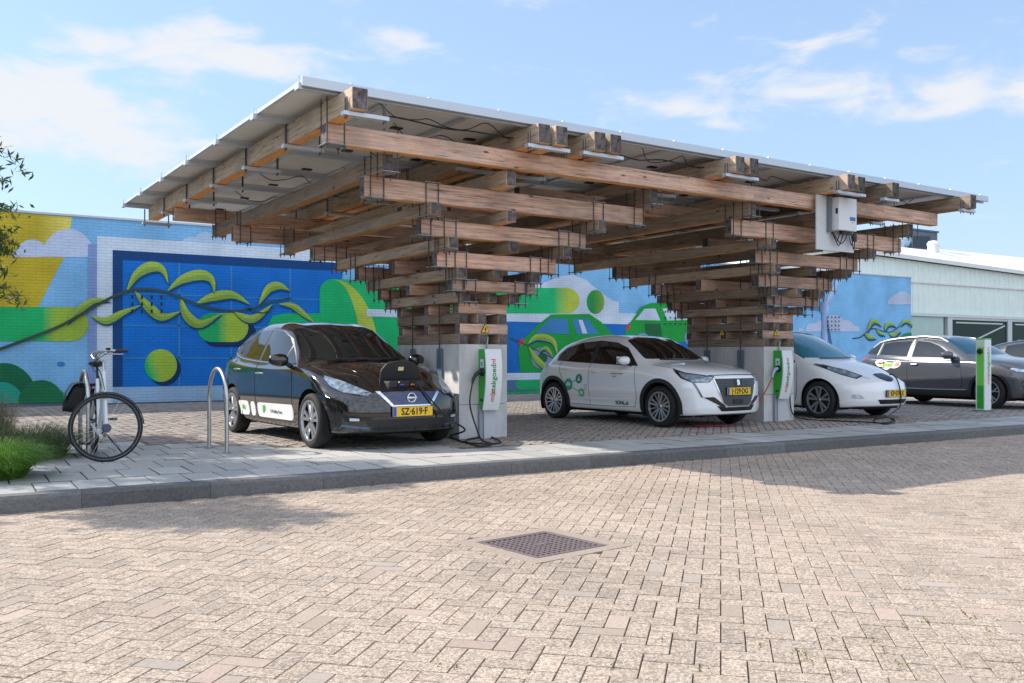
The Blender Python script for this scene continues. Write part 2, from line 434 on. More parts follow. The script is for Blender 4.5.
# far paving beyond the bricks (same colour, too far to see joints)
far_m = mat('far_paving', (0.36,0.31,0.27), 0.9, noise=0.25, nscale=3)
far = mesh('far_pavement', [(48,8,-0.006),(160,8,-0.006),(160,60,-0.006),(48,60,-0.006)], [(0,1,2,3)], far_m); struct(far)

# moss in the joints
mossm = mat('moss', (0.20,0.24,0.03), 0.95, noise=0.5, nscale=60)
mb = MB(); rm = random.Random(11)
for (u,v,s) in [(806,655,1.2),(812,662,1.0),(842,672,0.8),(905,627,0.9),(928,622,1.0),(976,618,0.8),(963,612,0.8),(873,640,.7),(760,645,.6),(662,640,.7),(610,655,.6),(700,668,.8),(612,668,.6),(795,651,.6),(884,650,.7),(898,664,.8),(440,664,.6),(455,668,.5),(530,672,.5),(988,630,.6),(845,648,.7),(832,640,.5)]:
    gx, gy = gnd(u,v,ROADZ)
    for k in range(int(26*s)):
        t = rm.uniform(-0.06,0.06)*s; dx = t*0.71*rm.choice((1,1,-1)); dy = abs(t)*0.71*rm.choice((1,-1))
        if rm.random() < .5: dx, dy = t*0.71, t*0.71
        a = rm.uniform(0, 2*PI); r = rm.uniform(.003,.008); h = rm.uniform(.009,.014)
        cx_, cy_ = gx+dx+rm.gauss(0,.003), gy+dy+rm.gauss(0,.003)
        mb.add([(cx_+r*math.cos(a),cy_+r*math.sin(a),ROADZ-.008),(cx_-r*math.cos(a),cy_-r*math.sin(a),ROADZ-.008),(cx_,cy_,ROADZ+h*.6)], [(0,1,2)])
moss = mb.build('moss', mossm); moss['kind'] = 'stuff'

# drain grate
iron = mat('cast_iron', (0.24,0.19,0.19), 0.55, metal=0.2, noise=0.4, nscale=60)
dark = mat('dark_void', (0.006,0.006,0.006), 0.9)
gr = thing('drain_grate', 'square dark iron grate with rows of holes set in the brick road', 'drain grate', (mcx,mcy,ROADZ), mang)
mb = MB(); e = MH-0.012; mb.box(-e,e,-e,e,-.0108,-.0104); mb.build('sump', dark, gr)
mb = MB(); w_ = 0.03; e2 = MH+.002; e3 = MH+.10
mb.box(-e3,e3,-e3,-e2,-.010,.0028,.001); mb.box(-e3,e3,e2,e3,-.010,.0028,.001); mb.box(-e3,-e2,-e2,e2,-.010,.0028,.001); mb.box(e2,e3,-e2,e2,-.010,.0028,.001); mb.build('collar', mat('collar_concrete',(0.40,0.32,0.255),.85,noise=.35,nscale=90), gr)
mb = MB()
mb.box(-e,e,-e,-e+w_,-.010,.003,.001); mb.box(-e,e,e-w_,e,-.010,.003,.001); mb.box(-e,-e+w_,-e+w_,e-w_,-.010,.003,.001); mb.box(e-w_,e,-e+w_,e-w_,-.010,.003,.001)
mb.build('frame', iron, gr)
mb = MB(); ns = 12; q = e-w_
for i in range(1,ns):
    c = -q+2*q*i/ns; mb.box(c-.0065,c+.0065,-q,q,-.010,.0005)
for i in range(1,ns):
    c = -q+2*q*i/ns; mb.box(-q,q,c-.0065,c+.0065,-.010,-.0008)
mb.box(-.05,.05,-.02,.02,-.009,.0025)
mb.build('grid', iron, gr)
# ---------------------------------------------------------------- mural wall
WY = 22.2; WH = 4.14
brick_cache = {}
def paint(name, col, col2=None, axis=None):
    """matt masonry paint over brickwork; col2+axis = painted colour fade in the mural (x0,x1 in wall metres)"""
    m = bpy.data.materials.new('paint_'+name); nt, b = nodes(m); N = nt.nodes; L = nt.links
    tc = N.new('ShaderNodeTexCoord')
    mp = N.new('ShaderNodeMapping'); mp.inputs['Rotation'].default_value = (PI/2,0,0); L.new(tc.outputs['Object'], mp.inputs[0])
    br = N.new('ShaderNodeTexBrick'); br.inputs['Scale'].default_value = 1.0; br.inputs['Brick Width'].default_value = 0.25; br.inputs['Row Height'].default_value = 0.066
    br.inputs['Mortar Size'].default_value = 0.008; br.inputs['Mortar Smooth'].default_value = 0.4
    br.inputs['Color1'].default_value = (1,1,1,1); br.inputs['Color2'].default_value = (.95,.95,.95,1); br.inputs['Mortar'].default_value = (.78,.78,.78,1)
    L.new(mp.outputs[0], br.inputs['Vector'])
    no = N.new('ShaderNodeTexNoise'); no.inputs['Scale'].default_value = 1.3; no.inputs['Detail'].default_value = 7; L.new(tc.outputs['Object'], no.inputs['Vector'])
    r = N.new('ShaderNodeMapRange'); r.inputs[1].default_value = .3; r.inputs[2].default_value = .7; r.inputs[3].default_value = .82; r.inputs[4].default_value = 1.08; L.new(no.outputs['Fac'], r.inputs[0])
    cc = N.new('ShaderNodeRGB'); cc.outputs[0].default_value = (*col,1); src = cc.outputs[0]
    if col2:
        sp = N.new('ShaderNodeSeparateXYZ'); L.new(tc.outputs['Object'], sp.inputs[0])
        rr = N.new('ShaderNodeMapRange'); rr.inputs[1].default_value = axis[0]; rr.inputs[2].default_value = axis[1]
        add = N.new('ShaderNodeMath'); add.operation = 'MULTIPLY_ADD'; add.inputs[1].default_value = axis[2] if len(axis) > 2 else 0.0
        L.new(sp.outputs['Z'], add.inputs[0]); L.new(sp.outputs['X'], add.inputs[2]); L.new(add.outputs[0], rr.inputs[0])
        mx = N.new('ShaderNodeMix'); mx.data_type = 'RGBA'; L.new(rr.outputs[0], mx.inputs[0]); mx.inputs[6].default_value = (*col,1); mx.inputs[7].default_value = (*col2,1); src = mx.outputs[2]
    m1 = N.new('ShaderNodeMix'); m1.data_type = 'RGBA'; m1.blend_type = 'MULTIPLY'; m1.inputs[0].default_value = 1.0; L.new(src, m1.inputs[6]); L.new(br.outputs['Color'], m1.inputs[7])
    vm = N.new('ShaderNodeVectorMath'); vm.operation = 'SCALE'; L.new(m1.outputs[2], vm.inputs[0]); L.new(r.outputs[0], vm.inputs['Scale'])
    L.new(vm.outputs[0], b.inputs['Base Color']); setin(b,'Roughness',0.6); setin(b,'Specular IOR Level',0.3)
    bp = N.new('ShaderNodeBump'); bp.inputs['Strength'].default_value = 0.5; bp.inputs['Distance'].default_value = 0.006
    L.new(br.outputs['Fac'], bp.inputs['Height']); bp.invert = True; L.new(bp.outputs[0], b.inputs['Normal'])
    return m
PC = {}
def pm(k, *a):
    if k not in PC: PC[k] = paint(k, *a)
    return PC[k]
SKYB = (0.24,0.56,0.90)
X0 = -14.0
XE = onY(911,277,WY)[0]
wall = thing('mural_wall', 'long low brick wall painted with a blue and green mural behind the parked cars', 'wall', (0,0,0))
mb = MB(); mb.box(X0, XE, WY, WY+0.3, 0.085, WH-0.0); mb.build('wall_face', pm('sky', SKYB), wall)
mb = MB(); mb.box(X0, XE+.02, WY-0.03, WY+0.34, WH, WH+0.05, .006); mb.build('coping', mat('coping_metal',(0.55,0.57,0.6),0.5,metal=.3), wall)
mb = MB(); mb.box(X0, XE, WY-0.002, WY+0.3, -0.05, 0.085); mb.build('plinth', pm('plinth',(0.13,0.19,0.27)), wall)
def wp(u, v): x, z = onY(u, v, WY); return (x, z)
LAY = 0.004
def shape(name, pts, m, lay=1, px=True):
    P = [wp(*p) for p in pts] if px else pts
    y = WY-LAY*lay
    o = mesh(name, [(x,y,z) for x,z in P], [tuple(range(len(P)))], m, wall)
    return o
def clampz(P, z0=None): return P
def rectw(name, u0, v0, u1, v1, m, lay=1, ext=None):
    x0, z0 = wp(u0, v0); x1, z1 = wp(u1, v1)
    if ext: x0 = ext
    return shape(name, [(x0,z0),(x1,z0),(x1,z1),(x0,z1)], m, lay, px=False)
def circ(u, v, ru, rv, a0=0, a1=360, n=40):
    return [(u+ru*math.cos(math.radians(a0+(a1-a0)*i/n)), v-rv*math.sin(math.radians(a0+(a1-a0)*i/n))) for i in range(n if a1-a0 >= 360 else n+1)]
def pill(u0, v0, u1, v1, left=True, right=True, n=14):
    r = (v1-v0)/2; c = (v0+v1)/2; ru = r*1.0; out = []
    if left: out += [(u0+ru+ru*math.cos(a), c-r*math.sin(a)) for a in [PI/2+PI*i/n for i in range(n+1)]]
    else: out += [(u0,v0),(u0,v1)]
    if right: out += [(u1-ru+ru*math.cos(a), c-r*math.sin(a)) for a in [-PI/2+PI*i/n for i in range(n+1)]]
    else: out += [(u1,v1),(u1,v0)]
    return out
YEL = (0.62,0.48,0.03); YEL2 = (0.88,0.76,0.16); LIL = (0.62,0.72,0.93); GRN = (0.01,0.50,0.15); LGRN = (0.40,0.60,0.06); DGRN = (0.005,0.17,0.07)
NAVY = (0.003,0.065,0.24); BLU = (0.002,0.19,0.70); WHT = (0.70,0.82,0.95); COLM = (0.25,0.38,0.70)
def wx(u): return wp(u, 300)[0]
yelm = pm('yellow', YEL, YEL2, (wx(38), wx(66), 0.0)); yelm2 = pm('yellow2', YEL, YEL2, (wx(25), wx(50), -0.6))
shape('painted_sun_ray', [(-260,190.5),(72,217.2),(66,257),(-260,257)], yelm, 1)
shape('painted_sun_ray', [(-260,257),(64,257),(38,307),(-260,307)], yelm2, 1)
def cloud(pts, base, m, lay=2):
    # union of discs cut at a base line, traced as an upper envelope
    u0 = min(p[0]-p[2] for p in pts); u1 = max(p[0]+p[2] for p in pts); out = []
    n = 48
    for i in range(n+1):
        u = u0+(u1-u0)*i/n; v = base
        for (cu,cv,r) in pts:
            d = r*r-(u-cu)**2
            if d > 0: v = min(v, cv-math.sqrt(d))
        out.append((u, v))
    out += [(u1, base+.01), (u0, base+.01)]
    return shape('painted_cloud', out, m, lay)
cl = pm('lilac', LIL)
cloud([(32,256,16.5),(68,254,25),(86,252,10),(20,258,9)], 257, cl, 2)
rectw('painted_column', 88, 244, 97, 403, pm('column', COLM), 3)
x97, z97 = wp(97,236); x112, _ = wp(112.5,250); _, zb = wp(112, 387); _, zf = wp(112,403)
xR = wp(342, 300)[0]; xR2 = wp(560,300)[0]; ztop = z97; zin = wp(112.5,250)[1]
shape('painted_frame', [(x97,zf),(x112,zf),(x112,zin),(wx(408),zin),(wx(408),z97),(x97,z97)], pm('frame2', WHT), 3, px=False)
z_in2 = wp(342,272)[1]
shape('painted_panel_border', [(x112,zb),(xR,zb),(xR,zin),(x112,zin)], pm('navy', NAVY), 4, px=False)
xp = wp(122.5,260)[0]; zp = wp(122.5,260)[1]
shape('painted_panel', [(xp,zb),(xR,zb),(xR,zp),(xp,zp)], pm('blue', BLU), 5, px=False)
ln = pm('pale_line', (0.05,0.27,0.60))
for u in (179,231,290):
    x = wx(u); shape('painted_grid_line', [(x-.02,zb),(x+.02,zb),(x+.02,zp),(x-.02,zp)], ln, 6, px=False)
for v in (293,325,358):
    z = wp(122.5,v)[1]; shape('painted_grid_line', [(xp,z-.015),(xR,z-.015),(xR,z+.015),(xp,z+.015)], ln, 6, px=False)
shape('painted_skirting', [(x112,zf),(xR2,zf),(xR2,zb),(x112,zb)], pm('skirting', (0.36,0.56,0.80)), 3, px=False)
# left greens
shape('painted_pill', pill(-120,307,88,341,left=False), pm('green_pill', GRN, LGRN, (wx(42), wx(56), 0)), 3)
shape('painted_hill', circ(4,402,34,39,0,180), pm('dark_green', DGRN), 3)
shape('painted_hill', circ(41,403,23,23,0,180), pm('dark_green2', (0.012,0.20,0.08)), 5)
shape('painted_hill', circ(2,403,21,21,0,180), pm('teal', (0.02,0.42,0.30)), 4)
shape('painted_hill', circ(58,403,10,13,0,180), pm('mid_green', (0.03,0.38,0.12)), 4)
shape('painted_drop', circ(61,364,4,2.5), pm('blue_drop', (0.05,0.25,0.62)), 3)
# in the panel
shape('painted_shadow', pill(203,321,256,347), pm('navy2', (0.004,0.035,0.13)), 7)
shape('painted_pill', pill(197,313,248,342), pm('green_pill2', GRN, LGRN, (wx(217), wx(228), 0)), 8)
shape('painted_shadow', circ(164,369,16.5,16.5), pm('navy2'), 7)
shape('painted_ball', circ(160.5,365.5,16.3,16.3), pm('green_ball', GRN, LGRN, (wx(160), wx(172), 0.35)), 8)
# big green block right of the panel
gb = [(265,400),(265,330),(272,316),(283,313.5),(319,313.5),(319,292)]+[(319+13*(1-math.cos(a)), 292-13*math.sin(a)) for a in [PI/2*i/8 for i in range(1,9)]]+[(560,279),(560,400)]
gx = [wp(*p) for p in gb]
def zat(z): return z
zt_ = wp(335,279)[1]
gx = [(x, min(z, zt_)) for x, z in gx[:-2]]+[(xR2, zt_), (xR2, wp(265,400)[1])]
shape('painted_block', gx, pm('green_block', (0.008,0.54,0.18)), 9, px=False)
arc = [(332,279.5)]+[(332+ (378-332)*math.sin(a), 279.5+78*(1-math.cos(a))) for a in [PI/2*i/14 for i in range(1,15)]]
arc2 = [(332+ (360-332)*math.sin(a), 279.5+78*(1-math.cos(a))) for a in [PI/2*i/14 for i in range(14,0,-1)]]
shape('painted_arc', arc+[(378,385),(360,385)]+arc2, pm('arc_green', LGRN, (0.60,0.70,0.10), (wx(340), wx(376), 0)), 10)
z1_, z2_ = wp(365,309)[1], wp(365,316.5)[1]
shape('painted_stripe', [(wx(366),z2_),(xR2,z2_),(xR2,z1_),(wx(366),z1_)], pm('stripe_white', (0.66,0.78,0.90)), 11, px=False)
# branch with leaves
bark = pm('branch', (0.05,0.09,0.06)); barkl = pm('leaf_shade', (0.004,0.09,0.28))
def ribbon(name, pts, w0, w1, m, lay, k=6):
    C = catmull([(p[0],p[1],0) for p in pts], k); Lf = []; Rt = []
    for i, c in enumerate(C):
        a = C[max(i-1,0)]; b = C[min(i+1,len(C)-1)]; t = (b-a).normalized(); nn = Vector((-t.y,t.x,0)); w = (w0+(w1-w0)*i/(len(C)-1))/2
        Lf.append(c+nn*w); Rt.append(c-nn*w)
    y = WY-LAY*lay; n = len(C)
    V = [(wp(p.x,p.y)[0], y, wp(p.x,p.y)[1]) for p in Lf+Rt]
    return mesh(name, V, [(i,i+1,i+1+n,i+n) for i in range(n-1)], m, wall)
def leaf(sp, wmax, lay=14, sc_=1.0):
    C = catmull([(p[0],p[1],0) for p in sp], 8); n = len(C); Lf = []; Rt = []; Md = []
    for i, c in enumerate(C):
        a = C[max(i-1,0)]; b = C[min(i+1,n-1)]; t = (b-a).normalized(); nn = Vector((-t.y,t.x,0)); s = i/(n-1)
        w = wmax*(math.sin(PI*min(1, s**0.9))**1.2)*0.62 if 0 < s < 1 else 0
        Lf.append(c+nn*w); Rt.append(c-nn*w); Md.append(c+nn*w*0.05)
    def strip(name, A, B, m, l):
        y = WY-LAY*l; V = [(wp(p.x,p.y)[0], y, wp(p.x,p.y)[1]) for p in A+B]
        return mesh(name, V, [(i,i+1,i+1+n,i+n) for i in range(n-1)], m, wall)
    # upper half lighter, lower half darker, drop shadow below
    up = Lf if Lf[n//2].y < Rt[n//2].y else Rt; dn = Rt if up is Lf else Lf
    strip('painted_leaf_shadow', [p+Vector((1.1,1.8,0)) for p in up], [p+Vector((1.1,1.8,0)) for p in dn], barkl, lay-3)
    strip('painted_leaf', up, Md, pm('leaf_light', (0.40,0.58,0.09)), lay)
    strip('painted_leaf', Md, dn, pm('leaf_dark', (0.26,0.44,0.07)), lay)
ribbon('painted_branch', [(-30,357),(0,349),(30,338),(60,326),(85,312),(110,298),(128,291),(145,289.5),(165,292),(185,300),(205,307),(230,311),(250,309),(268,303),(290,298)], 3.4, 1.6, bark, 17)
ribbon('painted_branch', [(245,308),(262,313),(275,306)], 1.6, 0.8, bark, 17)
for sp, w_ in [([(66,324),(78,311),(93,301),(111,301)],6),([(90,315),(105,321),(122,313),(141,305)],6),([(126,292),(136,275),(150,267),(162,270),(168,284)],8.5),
              ([(167,291),(181,280),(199,275),(211,280),(214,295)],8.5),([(134,291),(147,306),(162,317),(181,311)],8),([(180,297),(186,315),(200,324),(222,313)],8),
              ([(195,304),(212,297),(232,295),(250,305)],7.5),([(233,312),(252,319),(272,304)],6.5),([(258,305),(268,289),(279,286),(289,291)],7),([(278,304),(292,306),(304,315),(314,323)],5)]:
    leaf(sp, w_)
# vents: four dark slots beside the branch
vb = mat('vent_black', (0.01,0.012,0.02), 0.7)
for u0_, v0_, nc, nr, du, dv in [(131.5,295.5,4,3,9.7,7.0),(663.5,311,5,3,5,6),(826,316.5,4,4,3.6,4.1)]:
    for i in range(nc):
        for j in range(nr):
            u = u0_+i*du; v = v0_+j*dv; ww = 1.0 if nc == 4 and du > 5 else 0.55
            shape('vent_slot', [(u-ww,v),(u+ww,v),(u+ww,v+(3.6 if du > 5 else 1.8)),(u-ww,v+(3.6 if du > 5 else 1.8))], vb, 24)
# clouds top
cloud([(190,247,10),(205,244,12),(226,246,12)], 245, pm('pale_cloud',(0.50,0.68,0.88)), 2)
# between the towers
x5 = wx(480)
wc = pm('white_cloud', (0.62,0.72,0.86))
shape('painted_hill', [(wx(478), wp(508,340)[1])]+[wp(*p) for p in [(478,290),(520,287),(545,282),(560,276),(572,275),(585,280),(597,290),(610,300),(618,302),(618,313)]]+[(wx(700), wp(618,313)[1]),(wx(700), wp(508,340)[1])], wc, 12, px=False)
shape('painted_pill', pill(470,288,578.5,313.5,left=False), pm('green_pill3', (0.008,0.54,0.18), (0.55,0.66,0.07), (wx(553), wx(568), 0)), 13)
shape('painted_ball', circ(594.5,302,8.8,12), pm('green_ball2', (0.015,0.34,0.07), (0.25,0.45,0.05), (wx(592), wx(603), 0)), 13)
zw0, zw1 = wp(508,314)[1], wp(508,321.5)[1]
zb1 = wp(508,373)[1]; zb2 = wp(508,380)[1]
xa, xb = wx(478), wx(738)
shape('painted_stripe', [(xa,zw1),(xb,zw1),(xb,zw0),(xa,zw0)], pm('stripe_white'), 14, px=False)
shape('painted_road', [(xa,zb1),(xb,zb1),(xb,zw1),(xa,zw1)], pm('deep_blue', (0.006,0.17,0.58)), 14, px=False)
shape('painted_stripe', [(xa,zb2),(xb,zb2),(xb,zb1),(xa,zb1)], pm('stripe_white'), 14, px=False)
shape('painted_skirting', [(xa,wp(508,391)[1]),(xb,wp(508,391)[1]),(xb,zb2),(xa,zb2)], pm('skirt2', (0.10,0.20,0.36)), 14, px=False)
shape('painted_pill', pill(515,380,640,389.5,right=False), pm('green_pill4', (0.008,0.46,0.15)), 15)
cg = pm('car_green', (0.008,0.36,0.05)); cg2 = pm('car_green_dark', (0.008,0.15,0.04)); wg = pm('wheel_lilac', (0.25,0.33,0.55)); rd = pm('lamp_red', (0.65,0.06,0.08))
# painted car, larger
shape('painted_car', [(519,372),(517,350),(522,340),(535,326),(550,314.5),(588,314),(600,322),(612,335),(640,338),(660,345),(665,362),(660,372)], cg, 16)
shape('painted_car_window', [(533,333),(549,318.5),(566,318.5),(568,334)], pm('win_blue', (0.05,0.25,0.55)), 17)
shape('painted_car_window', [(571,319),(586,318.5),(598,334),(576,334.5)], pm('win_blue'), 17)
shape('painted_car_window', [(577,320),(581,320),(586,333.5),(581,333.5)], wc, 18)
shape('painted_wheel', circ(541,358,11,11), wg, 18); shape('painted_wheel', circ(541,358,5,5), cg2, 19)
shape('painted_lamp', [(517,343),(521,337),(523,342),(519,347)], rd, 18)
ribbon('painted_branch', [(509,338),(525,345),(545,355),(562,364)], 0.9, 0.7, bark, 20)
leaf([(526,344),(536,337),(551,341),(556,356)], 5.5, 22); leaf([(527,346),(534,358),(544,367),(556,369)], 5, 22); leaf([(537,352),(543,348),(548,352),(551,358)], 3, 23)
# painted car, smaller
shape('painted_car', [(624,338),(624,328),(630,321),(640,307),(650,303),(668,303.5),(680,308),(690,320),(700,322),(706,332),(706,338),(700,342),(630,342)], cg, 16)
shape('painted_car_window', [(634,320),(643,309),(654,308.5),(659,320.5)], wc, 17); shape('painted_car_window', [(661,308.5),(672,308.5),(688,320),(666,320.5)], wc, 17)
shape('painted_wheel', circ(641,340,7,7), wg, 18); shape('painted_wheel', circ(690,338,7,8), wg, 18)
shape('painted_lamp', [(624,329),(628,322),(629,327),(626,331)], rd, 18)
shape('painted_car_door', [(643,324),(659,324),(661,338),(645,338)], cg2, 17)
# right end: turbine, clouds, twig
cloud([(812,330,7),(822,329,9),(834,325,10),(845,329,9),(855,331,5),(800,331,3)], 331.5, pm('lilac2',(0.55,0.63,0.82)), 3)
cloud([(893,303,6),(902,300,8.8),(897,301,7)], 304.5, pm('lilac2'), 3)
tg = pm('turbine', (0.13,0.24,0.46), (0.50,0.62,0.88), (wx(821), wx(827), 0)); tg2 = pm('turbine_shade', (0.08,0.17,0.38))
shape('painted_turbine', [(821,314),(826,314),(827.5,360),(821,360)], tg, 5)
shape('painted_turbine', [(826,314),(828.5,325),(832,345),(829,345),(825.5,320)], tg2, 4)
shape('painted_turbine_blade', [(825,305),(829,302),(842,276),(840,275),(836,279),(826,299)], tg, 6)
shape('painted_turbine_blade', [(820,306.5),(819,311),(806,309),(806,306.5)], tg, 6)
shape('painted_turbine_hub', circ(823.5,307.5,4.8,7), tg, 7)
ribbon('painted_branch', [(852,338.5),(860,337),(868,331),(873,328.5),(882,331),(890,332),(897,328),(903,323),(910,324.5)], 1.1, 0.7, bark, 8)
for sp, w_ in [([(866,332),(871,322),(876,322),(880,326)],3.2),([(864,333),(868,337),(875,338)],3),([(876,329),(879,333),(884,335)],2.4),([(884,331),(886,325),(891,324),(895,327)],3),([(888,333),(893,335),(900,330)],3),([(899,326),(904,321),(909,323),(909.8,327)],2.6)]:
    leaf(sp, w_, 12)
shape('painted_hill', [p for p in circ(911,336.5,10,4,90,180,14)]+[(910.9,336.5)], pm('green_hill2',(0.015,0.30,0.12)), 6)

# ---------------------------------------------------------------- warehouse on the right
BY = WY+0.31
bx0 = onY(850,256,BY)[0]-4; 
def bp(u, v): return onY(u, v, BY)
ware = thing('warehouse', 'pale green ribbed metal warehouse with a white roof at the right end of the mural', 'building', (0,0,0))
clad = mat('ribbed_cladding', (0.78,0.88,0.83), 0.5, noise=0.08, nscale=2)
white = mat('roof_white', (0.78,0.79,0.78), 0.55, noise=0.06, nscale=1.5)
zl = bp(868,255)[1]; xl = bp(868,255)[0]; xr, zr = bp(1024,275.6); sl_ = (zr-zl)/(xr-xl)
bx1 = xr+24
def ze(x): return zl+sl_*(x-xl)
zbot = bp(980,317)[1]
# ribs as real folded profile
mb = MB(); x = bx0; V = []; prof = []
while x < bx1:
    for dx, dy in ((0,0),(0.26,0),(0.285,-0.035),(0.335,-0.035),(0.36,0)):
        prof.append((x+dx, BY+dy))
    x += 0.36
n = len(prof)
V = [(a,b,(WH-0.4) if a < XE+.03 else zbot) for a,b in prof]+[(a,b,ze(a)) for a,b in prof]
mb.add(V, [(i,i+1,i+1+n,i+n) for i in range(n-1)])
mb.build('cladding', clad, ware, fixn=False)
# white line of flashing across
mb = MB(); z0_, z1_ = bp(913,280.5)[1], bp(1024,280)[1]
mb.box(XE, bx1, BY-.075, BY-.037, bp(913,281.5)[1]-.05, bp(913,281.5)[1]+.03, .005)
mb.build('flashing', white, ware)
mb = MB(); mb.box(XE, bx1, BY-.12, BY-.04, zbot-.06, zbot+.06, .005); mb.build('lintel', mat('pale_metal',(0.62,0.66,0.66),0.45,metal=.2), ware)
# roof
mb = MB(); rz = 1.05; rd_ = 7.5
RZ = 6.75
V = [(bx0,BY-.25,ze(bx0)),(bx1,BY-.25,ze(bx1)),(bx1,BY+rd_,RZ),(bx0,BY+rd_,RZ)]
V2 = [(a,b,c+.16) for a,b,c in V]
mb.add(V+V2, [(0,3,2,1),(4,5,6,7),(0,1,5,4),(1,2,6,5),(2,3,7,6),(3,0,4,7)])
V = [(bx0,BY+rd_,RZ),(bx1,BY+rd_,RZ),(bx1,BY+2*rd_,ze(bx1)),(bx0,BY+2*rd_,ze(bx0))]
V2 = [(a,b,c+.16) for a,b,c in V]; mb.add(V+V2, [(0,3,2,1),(4,5,6,7),(0,1,5,4),(1,2,6,5),(2,3,7,6),(3,0,4,7)])
mb.build('roof', white, ware)
mb = MB()
mb.box(bx0, bx0+.2, BY+.05, BY+2*rd_, 0, ze(bx0)); mb.box(bx0, bx1, BY+2*rd_-.4, BY+2*rd_-.2, 0, ze(bx1)-.2); mb.box(bx1-.2, bx1, BY+.3, BY+2*rd_, 0, ze(bx1)-.1)
mb.build('outer_wall', clad, ware)
# glazed strip below the cladding: pale panel, posts, windows
post_m = mat('window_post', (0.55,0.60,0.60), 0.45, metal=.2); pan_m = mat('pale_green_panel', (0.42,0.58,0.53), 0.25, noise=.1, nscale=2)
glass = mat('shop_glass', (0.010,0.030,0.030), 0.12, spec=0.12)
mb = MB(); mb.box(XE, bp(943,330)[0], BY-.02, BY+.05, .3, zbot-.06); mb.build('panel', pan_m, ware)
mb = MB(); mb.box(XE, bx1, BY-.05, BY+.1, 0, bp(985,349)[1]); mb.build('low_wall', mat('low_wall',(0.30,0.36,0.34),0.7,noise=.2), ware)
zw = bp(985,349)[1]
xs_ = [bp(948,330)[0], bp(1008,330)[0]]; stp = xs_[1]-xs_[0]; xx = xs_[0]; k = 0
inn = mat('dim_interior', (0.05,0.06,0.055), 0.8, noise=.5, nscale=1)
while xx < bx1-stp:
    x1 = xx+stp
    fr = MB()
    fr.box(xx-.16, xx+.16, BY-.1, BY+.06, zw, zbot-.06, .01); fr.box(xx+.16, x1-.16, BY-.08, BY+.0, zw, zw+.07, .01); fr.box(xx+.16, x1-.16, BY-.08, BY+.0, zbot-.16, zbot-.06, .01)
    f = fr.build('window', post_m, ware)
    g = MB(); g.box(xx+.16, x1-.16, BY-.03, BY-.02, zw+.07, zbot-.16); g.build('pane', glass, f)
    b2 = MB(); b2.box(xx+.5, x1-.5, BY-.045, BY-.034, zbot-.30, zbot-.24); b2.tube([(xx+.9+ (0.4 if k else 0),BY-.04,zw+.09),(x1-.35,BY-.04,zbot-.35)], .035, 6); 
    b2.box(xx+.7, xx+1.3, BY-.045,BY-.034, zw+.35, zw+.41); b2.box(xx+1.24, xx+1.3, BY-.045,BY-.034, zw+.07, zw+.35); b2.box(xx+.7,xx+.76,BY-.045,BY-.034,zw+.07,zw+.35)
    b2.build('glazing_bar', mat('glazing_white',(0.50,0.58,0.57),0.5), f)
    xx = x1; k += 1
# roof plant
def at_roof(u, v, Y): return onY(u, v, Y)
def rf(x, y): return ze(x)+(RZ-ze(x))*(y-BY+.25)/(rd_+.25)+.16
ry = BY+3.5; rx, rz_ = onY(912,248,ry); rx1, rzt = onY(937.5,233,ry)
ac = thing('rooftop_unit', 'dark grey boxy ventilation unit on the white warehouse roof', 'ventilation unit', ((rx+rx1)/2, ry, rf((rx+rx1)/2,ry)-.05))
gry = mat('unit_grey', (0.10,0.14,0.19), 0.6, noise=.2, nscale=3)
hw = (rx1-rx)/2; hz = rzt-(rf((rx+rx1)/2,ry)-.05)
mb = MB(); mb.box(-hw,hw,0,1.6,0,hz,.02); mb.build('housing', gry, ac)
mb = MB(); 
for i in range(8): mb.box(-hw+.1,hw*.4,-.03,0,.3+i*(hz-.5)/8,.3+i*(hz-.5)/8+.05)
mb.build('louvre', mat('louvre_dark',(0.04,0.055,0.08),.6), ac)
mb = MB(); mb.box(-hw-.05,hw+.05,-.06,1.66,hz,hz+.08,.01); mb.build('lid', mat('unit_lid',(0.06,0.10,0.16),.5), ac)
ux, uz = onY(903,240,ry); du = thing('rooftop_duct', 'pale blue bent duct beside the dark unit on the warehouse roof', 'duct', (ux, ry+.2, rf(ux,ry)-.05))
mb = MB(); hq = uz-rf(ux,ry); mb.tube([(0,0,0),(0,0,hq*.6),(.12,0,hq*.9),(.5,0,hq)], .22, 14); mb.build('pipe', mat('duct_blue',(0.35,0.50,0.62),.4,metal=.3), du, True)
mb = MB(); mb.lathe([(.0,0),(.28,0),(.28,.08),(0,.08)], 16, axis='z'); mb.build('collar', white, du)
vx, vz = onY(933.5,241.5,ry-1.5); vt = thing('roof_vent', 'small white mushroom vent on the warehouse roof in front of the dark unit', 'roof vent', (vx, ry-1.5, rf(vx,ry-1.5)-.05))
hh = max(.25, vz-rf(vx,ry-1.5)-.1)
mb = MB(); mb.box(-.18,.18,-.18,.18,0,hh,.01); mb.build('neck', white, vt)
mb = MB(); mb.lathe([(0,hh-.02),(.26,hh-.02),(.28,hh+.05),(.2,hh+.16),(0,hh+.2)], 20, axis='z'); mb.build('hood', white, vt, True)
